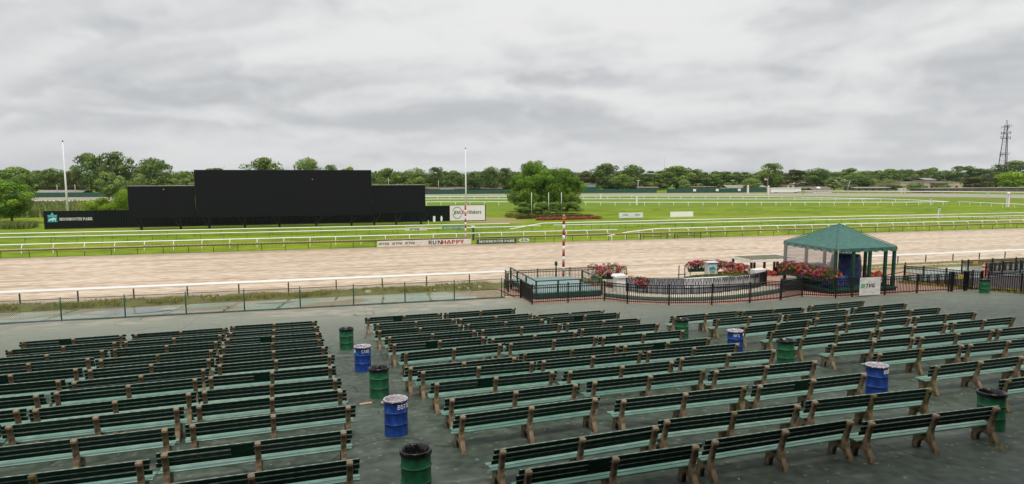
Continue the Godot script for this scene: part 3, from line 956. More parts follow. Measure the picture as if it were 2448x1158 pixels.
var crowns := {}
var trunks := {}
func trunk(seed_: int, style: String) -> ArrayMesh:
	var r := RandomNumberGenerator.new()
	r.seed = seed_
	var s := st()
	var topy := 0.85 if style in ["P", "C"] else 0.55
	tube(s, PackedVector3Array([Vector3(0, -0.02, 0), Vector3(0.006, 0.2, 0.004), Vector3(-0.008, 0.4, 0.0), Vector3(0.004, topy, 0.01)]), 0.032, 0.012, 7)
	for i in 7:
		var a := TAU * i / 7.0 + r.randf()
		var y := r.randf_range(0.25, topy - 0.05)
		var e := Vector3(cos(a) * r.randf_range(0.2, 0.36), y + r.randf_range(0.1, 0.28), sin(a) * r.randf_range(0.2, 0.36))
		var p0 := Vector3(0, y, 0)
		tube(s, PackedVector3Array([p0, p0.lerp(e, 0.5) + Vector3(0, -0.02, 0), e]), 0.012, 0.003, 5, false)
	return done(s, true)

func tree(called: String, label: String, category: String, at: Vector3, h: float, w: float, style: String, mat: Material, variant: int, fine := false, group := "", squat := false) -> Node3D:
	var key := "%s%d%s" % [style, variant, "f" if fine else ""]
	if not crowns.has(key):
		if fine:
			crowns[key] = crown(100 + variant * 13 + style.unicode_at(0), style, 15000, 0.017, {"R": 46, "P": 20, "C": 30, "B": 26, "G": 48}[style])
		else:
			crowns[key] = crown(100 + variant * 13 + style.unicode_at(0), style, 5200, 0.026, {"R": 44, "P": 17, "C": 30, "B": 22, "G": 44}[style])
	if not trunks.has(style):
		trunks[style] = trunk(5, style)
	var o := thing(called, label, category, at, rng.randf() * TAU, group)
	put("crown", crowns[key], mat, o, Transform3D(Basis().scaled(Vector3(w, h, w)), Vector3.ZERO))
	if style != "B":
		put("trunk", trunks[style], M.bark, o, Transform3D(Basis().scaled(Vector3(w * 0.8, h, w * 0.8)), Vector3.ZERO))
	return o

# upright blades (grass, reeds) over a patch; heights from a range, where() says yes or no
func blades(seed_: int, count: int, x0: float, x1: float, z0: float, z1: float, h0: float, h1: float, w: float, spread: float, ok: Callable) -> ArrayMesh:
	var r := RandomNumberGenerator.new()
	r.seed = seed_
	var s := st()
	flat(s)
	var i := 0
	var tries := 0
	while i < count and tries < count * 6:
		tries += 1
		var x := r.randf_range(x0, x1)
		var z := r.randf_range(z0, z1)
		if not ok.call(x, z):
			continue
		i += 1
		var a := r.randf() * TAU
		var h := r.randf_range(h0, h1)
		var p := on(x, z)
		var side := Vector3(cos(a), 0, sin(a)) * w * r.randf_range(0.6, 1.4)
		var bend := Vector3(r.randfn(), 0, r.randfn()) * spread * h
		var k := r.randf_range(0.6, 1.4)
		s.set_color(Color(k * r.randf_range(0.9, 1.15), k, k * r.randf_range(0.8, 1.1)) * 0.5)
		quad(s, p - side, p + side, p + side * 0.5 + bend + Vector3(0, h, 0), p - side * 0.5 + bend + Vector3(0, h, 0))
	return done(s)

# leaf and blossom faces filling a box-like mound given by a list of balls
func mound(seed_: int, balls: Array, count: int, size: float, tints: Array, shell := 0.8) -> ArrayMesh:
	var r := RandomNumberGenerator.new()
	r.seed = seed_
	var s := st()
	flat(s)
	for i in count:
		var c: Array = balls[r.randi() % balls.size()]
		var d := Vector3(r.randfn(), r.randfn() + 0.2, r.randfn()).normalized()
		var p: Vector3 = c[0] + d * c[1] * r.randf_range(shell, 1.06)
		var nn := (d + Vector3(r.randfn(), r.randfn(), r.randfn()) * 0.5).normalized()
		var t := nn.cross(Vector3(r.randfn(), r.randfn(), r.randfn())).normalized()
		var b := nn.cross(t)
		var l := size * r.randf_range(0.6, 1.3)
		var tint: Color = tints[r.randi() % tints.size()]
		var k := r.randf_range(0.75, 1.25)
		s.set_color(Color(tint.r * k, tint.g * k, tint.b * k))
		quad(s, p - t * l, p + b * l * 0.7, p + t * l, p - b * l * 0.7)
	return done(s)

func row_of_balls(seed_: int, a: Vector3, b: Vector3, n: int, rad: Vector3) -> Array:
	var r := RandomNumberGenerator.new()
	r.seed = seed_
	var o := []
	for i in n:
		var f := (i + 0.5) / n
		o.append([a.lerp(b, f) + Vector3(r.randf_range(-0.1, 0.1), r.randf_range(-0.12, 0.14), r.randf_range(-0.1, 0.1)) * rad.y * 2.0, rad * r.randf_range(0.8, 1.2)])
	return o

const PINKS := [Color(0.70, 0.07, 0.27), Color(0.85, 0.22, 0.45), Color(0.62, 0.05, 0.32), Color(0.78, 0.12, 0.12)]
const REDS := [Color(0.72, 0.045, 0.03), Color(0.8, 0.09, 0.04), Color(0.85, 0.22, 0.09), Color(0.75, 0.08, 0.14)]

func flower_bank(called: String, label: String, a: Vector3, b: Vector3, rad: Vector3, pinks: float, seed_: int, boxed := true) -> Node3D:
	var mid := (a + b) * 0.5
	var o := thing(called, label, "flowers", Vector3(mid.x, gy(mid.z), mid.z))
	var base := o.position
	var n := maxi(int((b - a).length() / 0.33), 3)
	var balls := row_of_balls(seed_, a - base, b - base, n, rad)
	stuff("foliage", mound(seed_, balls, n * 260, 0.055, [Color(0.05, 0.13, 0.018), Color(0.08, 0.17, 0.022), Color(0.035, 0.085, 0.014)]), M.flower, o)
	var tints := []
	for i in 10:
		tints.append(PINKS[i % 4] if i < pinks * 10.0 else REDS[i % 4])
	var heads := []
	var r := RandomNumberGenerator.new()
	r.seed = seed_ + 5
	for i in n * 19:
		var c: Array = balls[r.randi() % balls.size()]
		var d := Vector3(r.randfn(), r.randfn() * 0.8 + 0.3, r.randfn() + 0.3).normalized()
		heads.append([c[0] + d * c[1] * r.randf_range(0.95, 1.12), Vector3.ONE * r.randf_range(0.06, 0.10), tints[r.randi() % tints.size()]])
	var s := st()
	flat(s)
	for hd in heads:
		var m := 16
		for k in m:
			var d := Vector3(r.randfn(), r.randfn(), r.randfn()).normalized()
			var p: Vector3 = hd[0] + d * hd[1]
			var t := d.cross(Vector3(r.randfn(), r.randfn(), r.randfn())).normalized()
			var bb := d.cross(t)
			var l := 0.034
			var kk := r.randf_range(0.75, 1.25)
			s.set_color(Color(hd[2].r * kk, hd[2].g * kk, hd[2].b * kk))
			quad(s, p - t * l, p + bb * l, p + t * l, p - bb * l)
	stuff("blossoms", done(s), M.flower, o)
	if boxed:
		var low := minf(a.y, b.y) - rad.y * 0.6
		var bx := st()
		beam(bx, Vector3(a.x, low - 0.12, a.z) - base, Vector3(b.x, low - 0.12, b.z) - base, 0.34, 0.26, 0.01)
		put("planter_box", done(bx), M.green_post, o)
		for f in [0.06, 0.94]:
			var p := Vector3(a.x, 0, a.z).lerp(Vector3(b.x, 0, b.z), f)
			var leg := rod(Vector3(p.x, gy(p.z), p.z) - base, Vector3(p.x, low - 0.2, p.z) - base, 0.03)
			put("leg", leg, M.green_post, o)
	return o

# ------------------------------------------------------------------ buildings far off
# ridge along x; wall, roof, doors and windows as parts
func shed(called: String, label: String, category: String, x0: float, x1: float, z: float, deep: float, eave: float, ridge: float, wall: Material, roof: Material, openings := 0, base := 0.0) -> Node3D:
	var o := thing(called, label, category, Vector3((x0 + x1) * 0.5, base, z))
	var w := x1 - x0
	put("wall", box(Vector3(w, eave, deep), Vector3(0, eave * 0.5, -deep * 0.5)), wall, o)
	var s := st()
	if ridge > eave:
		var e := 0.35
		prism(s, PackedVector2Array([Vector2(e, eave), Vector2(-deep * 0.5, ridge), Vector2(-deep - e, eave), Vector2(-deep - e, eave + 0.12), Vector2(-deep * 0.5, ridge + 0.14), Vector2(e, eave + 0.12)]), w + 0.7, Transform3D(Basis(Vector3(0, 0, 1), Vector3(0, 1, 0), Vector3(-1, 0, 0)), Vector3.ZERO))
	else:
		bar(s, Transform3D(Basis(), Vector3(0, eave + 0.1, -deep * 0.5)), Vector3(w + 0.5, 0.2, deep + 0.5), 0.02)
	put("roof", done(s), roof, o)
	for i in openings:
		var x := lerpf(-w * 0.5, w * 0.5, (i + 0.5) / openings)
		put("window", box(Vector3(minf(w / openings * 0.45, 1.4), eave * 0.38, 0.08), Vector3(x, eave * 0.5, 0.02)), M.glass, o)
	return o

func _ready() -> void:
	rng.seed = 7
	noise.seed = 11
	noise.frequency = 0.1
	noise.fractal_octaves = 3
	# ---------------- camera, sky, light, exposure
	var cam := Camera3D.new()
	cam.name = "camera"
	cam.fov = rad_to_deg(2.0 * atan(579.0 / 1550.0))
	cam.far = 3000.0
	cam.position = Vector3(0, 9.3, 0)
	cam.rotation = Vector3(-atan(164.0 / 1550.0), -deg_to_rad(15.5), 0)
	add_child(cam)
	var pano := PanoramaSkyMaterial.new()
	pano.panorama = sky_picture()
	pano.energy_multiplier = SKY
	var sky := Sky.new()
	sky.sky_material = pano
	var e := Environment.new()
	e.background_mode = Environment.BG_SKY
	e.sky = sky
	e.tonemap_mode = Environment.TONE_MAPPER_LINEAR
	e.tonemap_exposure = EXPO
	e.sdfgi_enabled = true
	e.ssao_enabled = true
	e.ssil_enabled = true
	e.fog_enabled = true
	e.fog_density = 0.00006
	e.fog_light_color = Color(0.86, 0.9, 0.93)
	var we := WorldEnvironment.new()
	we.name = "surroundings"
	we.environment = e
	add_child(we)
	var sun := DirectionalLight3D.new()
	sun.name = "sun_behind_cloud"
	sun.light_energy = SUN
	sun.light_angular_distance = 16.0
	sun.light_color = Color(1.0, 0.975, 0.94)
	sun.shadow_enabled = true
	sun.rotation = Vector3(-deg_to_rad(64.0), deg_to_rad(-12.0), 0)
	add_child(sun)
	make_materials()
	ground()
	track_rails()
	scoreboard()
	infield()
	far_side()
	apron_fence()
	winners_circle()
	kiosk()
	right_yard()
	seating()
	litter()

const SKY := 0.66
const SUN := 0.5
const EXPO := 1.55

func ground() -> void:
	var turf := ground_picture(1536, 1024, -150.0, -160.0, 260.0, -82.0, turf_colour)
	# everything lies on one sheet that reaches the horizon
	var base := struct("ground", sheet(-1500, 1500, 300, -1800, 1, 1, func(_x, _z): return -0.25), mottled(50, Vector3(0.006, 0.006, 0.006), [[0.0, 0.10, 0.19, 0.02], [0.5, 0.15, 0.26, 0.025], [1.0, 0.2, 0.3, 0.03]], 0.8, 0.0, true))
	base.set_meta("label", "green ground reaching the far trees")
	struct("infield_turf", sheet(-150, 260, -82.3, -160, 60, 24, func(x, z): return 0.02 * noise.get_noise_2d(x, z)), turf_mat(turf))
	var far := mottled(51, Vector3(0.012, 0.04, 0.05), [[0.0, 0.09, 0.16, 0.014], [0.4, 0.13, 0.21, 0.018], [0.75, 0.18, 0.255, 0.022], [1.0, 0.26, 0.29, 0.04]], 0.75, 0.0, true, 0.03, 0.15)
	struct("far_turf", sheet(-320, 520, -160, -420, 8, 4, func(_x, _z): return -0.01), far)
	struct("side_turf", sheet(-420, -150, -82.3, -160, 4, 2, func(_x, _z): return -0.01), far)
	struct("right_turf", sheet(260, 520, -82.3, -160, 4, 2, func(_x, _z): return -0.01), far)
	# the dirt track on this side
	var dm := pictured(ground_picture(1792, 768, -70.0, -83.0, 150.0, -50.0, dirt_colour), 0.5, 0.5)
	dm.heightmap_enabled = true
	dm.heightmap_texture = dm.albedo_texture
	dm.heightmap_scale = 3.0
	struct("dirt_track", sheet(-70, 150, -83.0, -50.0, 40, 20, func(x, z): return gy(z) + 0.012 + 0.015 * noise.get_noise_2d(x * 0.4, z * 6.0)), dm)
	# the far straight and turn
	var near := [Vector3(-330, 0.03, -310), Vector3(-110, 0.03, -258), Vector3(-40, 0.03, -258), Vector3(40, 0.03, -262), Vector3(95, 0.03, -254), Vector3(150, 0.03, -240), Vector3(200, 0.03, -218), Vector3(240, 0.03, -200), Vector3(285, 0.03, -150), Vector3(310, 0.03, -110)]
	var farl := [Vector3(-330, 0.03, -345), Vector3(-109, 0.03, -292), Vector3(-40, 0.03, -289), Vector3(41, 0.03, -287), Vector3(132, 0.03, -277), Vector3(183, 0.03, -266), Vector3(229, 0.03, -254), Vector3(270, 0.03, -236), Vector3(320, 0.03, -190), Vector3(360, 0.03, -120)]
	struct("far_dirt_track", strip(near, farl), mottled(52, Vector3(0.03, 0.1, 0.12), [[0.0, 0.24, 0.20, 0.15], [0.5, 0.32, 0.28, 0.22], [1.0, 0.40, 0.355, 0.30]], 0.6, 0.0, true))
	# the apron, sloping down from the grandstand
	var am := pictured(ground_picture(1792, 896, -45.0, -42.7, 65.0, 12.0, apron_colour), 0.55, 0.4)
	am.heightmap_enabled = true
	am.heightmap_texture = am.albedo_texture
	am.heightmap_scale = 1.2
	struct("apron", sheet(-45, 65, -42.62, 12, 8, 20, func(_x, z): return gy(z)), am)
	var side := mottled(53, Vector3(0.2, 0.2, 0.2), [[0.0, 0.05, 0.065, 0.055], [1.0, 0.09, 0.11, 0.095]], 0.5, 0.0, true)
	struct("apron_side", sheet(65, 160, -42.62, 12, 4, 20, func(_x, z): return gy(z)), side)
	struct("apron_side", sheet(-160, -45, -42.62, 12, 4, 20, func(_x, z): return gy(z)), side)
	# the grandstand at the viewer's back, which keeps half the sky off the benches
	var gs := st()
	bar(gs, Transform3D(Basis(), Vector3(0, 9, 14)), Vector3(220, 26, 0.5))
	bar(gs, Transform3D(Basis(), Vector3(0, 21.5, 6.5)), Vector3(220, 0.5, 18))
	bar(gs, Transform3D(Basis(), Vector3(0, 7.5, 7.4)), Vector3(220, 0.3, 13.0))
	bar(gs, Transform3D(Basis(), Vector3(0, 5.5, 3.4)), Vector3(220, 4.0, 0.4))
	bar(gs, Transform3D(Basis(), Vector3(0, 8.1, 1.0)), Vector3(220, 0.9, 0.15))
	for i in 19:
		bar(gs, Transform3D(Basis(), Vector3(-90 + i * 10 + 5, 12.5, 5.0)), Vector3(0.5, 18.0, 0.5))
	struct("grandstand", done(gs), M.stand)

func turf_mat(t: ImageTexture) -> StandardMaterial3D:
	var m := pictured(t, 0.8, 0.12)
	m.heightmap_enabled = true
	m.heightmap_texture = t
	m.heightmap_scale = 4.0
	return m

# ------------------------------------------------------------------ the rails round the track
func track_rails() -> void:
	# outer rail: a broad white board on dark posts, open at the winner's circle
	for part in [[-62.0, 13.8, "white outer track rail on dark posts, left of the winner's circle"], [49.5, 140.0, "white outer track rail on dark posts, right of the green tent"]]:
		var o := thing("outer_rail", part[2], "rail", on(part[0], -50.5), 0.0, "outer track rail")
		var s := st()
		bar(s, Transform3D(Basis(Vector3(1, 0, 0), -0.5), Vector3((part[1] - part[0]) * 0.5, 1.07, 0)), Vector3(part[1] - part[0], 0.17, 0.05), 0.012)
		put("board", done(s), M.rail_white, o)
		var x: float = 0.2
		while x < part[1] - part[0]:
			put("post", box(Vector3(0.09, 0.98, 0.07), Vector3(x, 0.46, 0.06), 0.006), M.grey_post, o)
			x += 3.44
	# the chain across the gap
	var ch := PackedVector3Array()
	for i in 17:
		var f := i / 16.0
		ch.append(on(lerpf(22.2, 28.2, f), -50.4, 1.08 - 0.10 * sin(f * PI)))
	var cs := st()
	tube(cs, ch, 0.02, 0.02, 5)
	tag(top("chain", done(cs, true), M.pale_pole), "thin chain slung across the gap between the flower stands", "chain")
	# inner rail of the dirt: brown, with a notched cap along part of it
	for part in [[-60.0, 17.45, true, "brown inner rail with a notched cap, left of the gap by the far finish pole"], [18.0, 150.0, false, "brown inner rail of the dirt track, right of the gap by the far finish pole"]]:
		var o := thing("inner_rail", part[3], "rail", Vector3(0, 0, 0), 0.0, "brown inner rail")
		race_rail(o, [Vector3(part[0], 0.93, -83), Vector3(part[1], 0.93, -83)], Vector3(0, 0, -0.45), 2.7, 0.095, M.tan_rail, M.dark_post, false, true, 0.035)
		if part[2]:
			var s := st()
			var x := -21.0
			while x < 17.4:
				bar(s, Transform3D(Basis(), Vector3(x, 0.955, -82.93)), Vector3(0.16, 0.05, 0.14))
				x += 0.42
			stuff("cap_notches", done(s), M.dark_post, o)
	# two trestle gates of dark bars under the brown rail
	for g in [[41.6, "left of the two dark trestle bars under the brown rail"], [47.0, "right of the two dark trestle bars under the brown rail"]]:
		var o := thing("trestle", g[1], "barrier", Vector3(g[0], 0, -82.7), 0.0, "dark trestles under the brown rail")
		for y in [0.42, 0.66]:
			put("bar", box(Vector3(4.4, 0.07, 0.05), Vector3(2.2, y, 0)), M.dark_post, o)
		for x in [0.1, 4.3]:
			put("leg", box(Vector3(0.08, 0.8, 0.08), Vector3(x, 0.4, 0)), M.dark_post, o)
	# white turf rails
	var list := [
		[[Vector3(-64, 1.05, -87.6), Vector3(40.4, 1.05, -87.6)], Vector3(0, 0, 0.5), 3.2, 0.085, "white turf rail nearest the dirt, left part ending at the crossing"],
		[[Vector3(36.8, 0.75, -82.4), Vector3(41.0, 0.95, -84.8), Vector3(46.7, 1.05, -87.4), Vector3(61.4, 1.05, -87.7), Vector3(150, 1.05, -87.0)], Vector3(0, 0, 0.5), 3.2, 0.085, "white turf rail nearest the dirt, right part with its curved end"],
		[[Vector3(-72, 1.02, -98.6), Vector3(26.3, 1.02, -97.2), Vector3(32, 1.02, -98.4)], Vector3(0, 0, 0.4), 3.0, 0.075, "thin white rail before the scoreboard, lower of the pair on the left"],
		[[Vector3(34.2, 1.02, -98.3), Vector3(67.8, 1.02, -97.2), Vector3(165, 1.02, -95.8)], Vector3(0, 0, 0.4), 3.0, 0.075, "thin white rail before the blank board, lower of the pair on the right"],
		[[Vector3(-74, 1.05, -104.6), Vector3(28.2, 1.05, -103.2)], Vector3(0, 0, -0.4), 3.6, 0.085, "white rail just before the scoreboard, upper of the pair on the left"],
		[[Vector3(25.9, 0.9, -94.4), Vector3(29.6, 1.0, -98.0), Vector3(33.8, 1.05, -102.4), Vector3(72.2, 1.05, -103.2), Vector3(172, 1.05, -102.6)], Vector3(0, 0, -0.4), 3.6, 0.085, "white rail past the flower bed with a curved end, upper of the right pair"],
	]
	for i in list.size():
		var l: Array = list[i]
		var o := thing("turf_rail", l[4], "rail", Vector3.ZERO, 0.0, "white turf rails on the near side")
		race_rail(o, l[0], l[1], l[2], l[3], M.rail_white, M.rail_white if i < 2 else M.grey_post, false, false, 0.045 if i < 2 else 0.028)
	# far rails
	var fars := [
		[[Vector3(-30, 1.05, -232), Vector3(37, 1.05, -230.6), Vector3(52, 1.05, -228.7), Vector3(104, 1.05, -216.6), Vector3(140, 1.05, -204), Vector3(152.8, 1.05, -197.6), Vector3(158, 1.05, -189.6), Vector3(164, 1.05, -181), Vector3(171.6, 1.05, -171.5), Vector3(174.8, 1.05, -165), Vector3(174, 1.05, -149)], 4.4, "white rail on the far turf, highest of the three right of the grove"],
		[[Vector3(-30, 1.05, -211), Vector3(33, 1.05, -208.7), Vector3(46.7, 1.05, -206), Vector3(92.6, 1.05, -193.4), Vector3(126, 1.05, -182.7), Vector3(151, 1.05, -174.7), Vector3(171, 1.05, -170.8)], 200.0, "white rail on the far turf, middle of the three right of the grove"],
		[[Vector3(-20, 1.05, -192), Vector3(30, 1.05, -187.5), Vector3(42, 1.05, -184.8), Vector3(81.8, 1.05, -170.9), Vector3(112, 1.05, -162.5), Vector3(158, 1.05, -150), Vector3(174.3, 1.05, -149)], 4.2, "white rail on the far turf, lowest of the three right of the grove"],
		[[Vector3(176.7, 1.05, -148.3), Vector3(177.5, 1.05, -139), Vector3(178.5, 1.05, -129), Vector3(178, 1.05, -118)], 3.0, "short white rail curving towards the viewer at the right edge"],
		[[Vector3(-130, 1.0, -236), Vector3(-88, 1.0, -229.5), Vector3(-62, 1.0, -225.5), Vector3(-40, 1.0, -223)], 4.4, "white far rail left of the scoreboard above the reeds"],
	]
	for l in fars:
		var o := thing("far_rail", l[2], "rail", Vector3.ZERO, 0.0, "white rails on the far side")
		race_rail(o, l[0], Vector3(0, 0, 0.3), l[1], 0.105, M.rail_white, M.rail_white, true, false, 0.07)
	var o2 := thing("far_rail", "faint pale rail along the inside of the far dirt turn", "rail")
	race_rail(o2, [Vector3(40, 1.0, -243.5), Vector3(94.8, 1.0, -234.9), Vector3(148, 1.0, -215.6), Vector3(194.5, 1.0, -184), Vector3(225.5, 1.0, -165.4), Vector3(262, 1.0, -126)], Vector3(0, 0, 0.2), 4.0, 0.05, M.curb_pale, M.curb_pale, true, false, 0.05)
	o2 = thing("far_rail", "white outer rail of the far turn before the brown wall", "rail")
	race_rail(o2, [Vector3(214, 1.0, -262), Vector3(240, 1.0, -250), Vector3(270, 1.0, -236), Vector3(300, 1.0, -214), Vector3(320, 1.0, -190)], Vector3(0, 0, -0.2), 4.5, 0.16, M.rail_white, M.rail_white, true, false, 0.06)

# ------------------------------------------------------------------ the scoreboard and its wall
func striped_pole(called: String, label: String, at: Vector3, h: float, r: float, band: float) -> void:
	var o := thing(called, label, "pole", at)
	var y := h
	var red := true
	while y > 0.0:
		var y0 := maxf(y - band, 0.0)
		put("red_band" if red else "white_band", rod(Vector3(0, y0, 0), Vector3(0, y, 0), r, r, 14), M.red if red else M.white, o)
		y = y0
		red = not red
	var s := st()
	lathe(s, [Vector2(r * 0.9, 0), Vector2(r * 1.25, 0.04), Vector2(r * 1.25, 0.09), Vector2(r * 0.7, 0.12), Vector2(r * 1.1, 0.19), Vector2(r * 1.2, 0.26), Vector2(r * 0.9, 0.34), Vector2(0.0, 0.40)], 14, Vector3(0, h, 0))
	put("finial", done(s, true), M.gold, o)

func scoreboard() -> void:
	var o := thing("scoreboard", "huge black scoreboard with a raised middle and two lower wings on stilts", "scoreboard", Vector3(-7.6, 0, -118))
	var ox := 7.6
	put("main_screen", box(Vector3(28.75, 7.95, 0.8), Vector3(-7.55 + ox, 5.87, -0.4), 0.03), M.board, o)
	put("wing_screen", box(Vector3(9.85, 5.25, 0.7), Vector3(-27.0 + ox, 4.62, -0.42), 0.03), M.board, o)
	put("wing_screen", box(Vector3(9.5, 5.0, 0.7), Vector3(11.62 + ox, 4.72, -0.42), 0.03), M.board, o)
	put("top_flashing", box(Vector3(28.9, 0.06, 0.9), Vector3(-7.55 + ox, 9.885, -0.4)), M.grey_post, o)
	put("top_flashing", box(Vector3(9.9, 0.05, 0.8), Vector3(-27.0 + ox, 7.28, -0.42)), M.pale_pole, o)
	put("top_flashing", box(Vector3(9.5, 0.05, 0.8), Vector3(11.62 + ox, 7.255, -0.42)), M.pale_pole, o)
	for x in [-30.4, -24.5, -20.1, -14.5, -8.9, -2.8, 3.2, 7.2, 11.1, 15.6]:
		put("leg", box(Vector3(0.32, 2.6, 0.32), Vector3(x + ox, 1.25, -0.9)), M.iron, o)
		var sx := -1.0 if x < -7 else 1.0
		var s := st()
		beam(s, Vector3(x + ox, 0.2, -0.85), Vector3(x + ox + sx * 1.1, 2.1, -0.5), 0.16, 0.16)
		put("brace", done(s), M.iron, o)
	for p in [[-26.6, 6.7], [-3.2, 8.3]]:
		put("maintenance_lamp", box(Vector3(0.16, 0.12, 0.06), Vector3(p[0] + ox, p[1], 0.03)), M.pale_pole, o)
	# the wall behind: ribbed sheet with two flat sign panels
	var w := thing("wall", "long black ribbed wall behind and under the scoreboard", "wall", Vector3(-8.6, 0, -125))
	var prof := PackedVector2Array()
	var x := -39.0
	while x < 22.0:
		prof.append(Vector2(x, 0.0))
		prof.append(Vector2(x + 0.18, 0.0))
		prof.append(Vector2(x + 0.22, 0.07))
		prof.append(Vector2(x + 0.36, 0.07))
		x += 0.40
	var s := st()
	flat(s)
	for i in prof.size() - 1:
		var a := Vector3(prof[i].x + 8.6, 0.02, prof[i].y)
		var b := Vector3(prof[i + 1].x + 8.6, 0.02, prof[i + 1].y)
		quad(s, a, a + Vector3(0, 3.03, 0), b + Vector3(0, 3.03, 0), b)
	put("ribbed_sheet", done(s), M.wall_dark, w)
	put("backing", box(Vector3(75.6, 3.06, 0.12), Vector3(-8.65 + 8.6, 1.53, -0.1)), M.wall_dark, w)
	put("foot_board", box(Vector3(75.7, 0.12, 0.2), Vector3(-8.65 + 8.6, 0.04, 0.06)), M.bark, w)
	var lp := thing("sign", "black name panel with a teal crest and white lettering on the wall's left end", "sign", Vector3(-42.7, 0, -124.93))
	put("panel", box(Vector3(7.55, 3.05, 0.08), Vector3(0, 1.535, 0), 0.01), M.wall_dark, lp)
	text("lettering", "MONMOUTH PARK", "Droid Serif Bold", 0.46, 4.9, M.white, lp, Vector3(0.95, 1.66, 0.05))
	crest(lp, Vector3(-2.5, 1.2, 0.045), 1.62)
	var bp := thing("sign", "white sign panel with a round monogram and dark lettering at the wall's right end", "sign", Vector3(25.6, 0.04, -124.92))
	put("frame", box(Vector3(7.3, 3.14, 0.06), Vector3(0, 1.57, 0)), M.iron, bp)
	put("panel", box(Vector3(7.02, 2.96, 0.06), Vector3(-0.03, 1.57, 0.03)), M.white, bp)
	var ring := st()
	var arc := PackedVector3Array()
	for i in 33:
		var a := PI + 0.25 + (TAU - 0.45) * i / 32.0
		arc.append(Vector3(-2.08 + cos(a) * 0.93, 1.62 + sin(-a) * 1.1, 0.065))
	tube(ring, arc, 0.045, 0.045, 4)
	beam(ring, Vector3(-3.0, 1.36, 0.065), Vector3(-2.35, 1.36, 0.065), 0.03, 0.08)
	put("monogram_ring", done(ring), M.ink, bp)
	text("monogram", "BM", "Droid Sans Bold", 0.62, 1.22, M.ink, bp, Vector3(-2.06, 1.68, 0.065))
	for l in [["B", -0.87, 0.40], ["e", -0.40, 0.36], ["t", -0.05, 0.24]]:
		text("letter", l[0], "Droid Sans Bold", 0.72 if l[0] == "B" else (0.52 if l[0] == "e" else 0.66), l[2], M.pink_ink, bp, Vector3(l[1], 1.72 if l[0] == "B" else (1.62 if l[0] == "e" else 1.69), 0.065))
	text("lettering", "Makers", "Droid Sans Bold", 0.72, 2.5, M.ink, bp, Vector3(1.45, 1.72, 0.065))
	# poles
	for p in [[-45.0, 14.8, "tall white flagpole behind the name panel on the left"], [26.5, 14.3, "tall white flagpole behind the white sign at the wall's right end"]]:
		var f := thing("flagpole", p[2], "flagpole", Vector3(p[0], 0, -131), 0.0, "white flagpoles behind the scoreboard wall")
		put("shaft", rod(Vector3.ZERO, Vector3(0, p[1], 0), 0.22, 0.07, 10), M.white, f)
		var b := st()
		lathe(b, [Vector2(0.0, p[1] - 0.02), Vector2(0.10, p[1]), Vector2(0.13, p[1] + 0.1), Vector2(0.09, p[1] + 0.2), Vector2(0.0, p[1] + 0.24)], 10)
		put("ball", done(b, true), M.ink, f)
	striped_pole("finish_pole", "red and white striped finish pole on the infield, before the white sign", Vector3(17.7, 0, -87.9), 4.7, 0.12, 0.42)
	striped_pole("finish_pole", "tall red and white striped finish pole with a gold top by the green platform", on(18.1, -49.5), 5.25, 0.105, 0.435)
	# posts on the grass before the wall
	var mk := thing("marker_post", "white rectangular marker board on two legs before the wall's right part", "post", Vector3(17.6, 0, -116.5))
	put("board", box(Vector3(0.42, 1.05, 0.08), Vector3(0.1, 1.1, 0), 0.01), M.white, mk)
	for dx in [-0.05, 0.25]:
		put("leg", box(Vector3(0.06, 0.62, 0.06), Vector3(dx, 0.3, 0)), M.grey_post, mk)
	mk = thing("marker_post", "white oval marker disc on a post before the wall's right part", "post", Vector3(19.2, 0, -117.5))
	var di := st()
	var el := PackedVector2Array()
	for i in 18:
		el.append(Vector2(cos(TAU * i / 18.0) * 0.2, sin(TAU * i / 18.0) * 0.55))
	prism(di, el, 0.05, Transform3D(Basis(), Vector3(0, 1.05, 0)), 0.008)
	put("disc", done(di), M.white, mk)
	put("leg", box(Vector3(0.06, 0.6, 0.06), Vector3(0, 0.3, 0)), M.grey_post, mk)
	mk = thing("marker_post", "shortest white marker stake before the wall's right part", "post", Vector3(16.7, 0, -117.0))
	put("stake", box(Vector3(0.12, 0.85, 0.08), Vector3(0, 0.42, 0), 0.01), M.white, mk)
	put("band", box(Vector3(0.13, 0.12, 0.09), Vector3(0, 0.45, 0)), M.orange, mk)
	mk = thing("camera_post", "dark post with a white head right of the far striped pole", "post", Vector3(18.9, 0, -88.4))
	put("post", box(Vector3(0.26, 1.75, 0.2), Vector3(0, 0.88, 0), 0.01), M.grey_post, mk)
	put("head", box(Vector3(0.5, 0.28, 0.3), Vector3(-0.05, 1.88, 0), 0.02), M.white, mk)

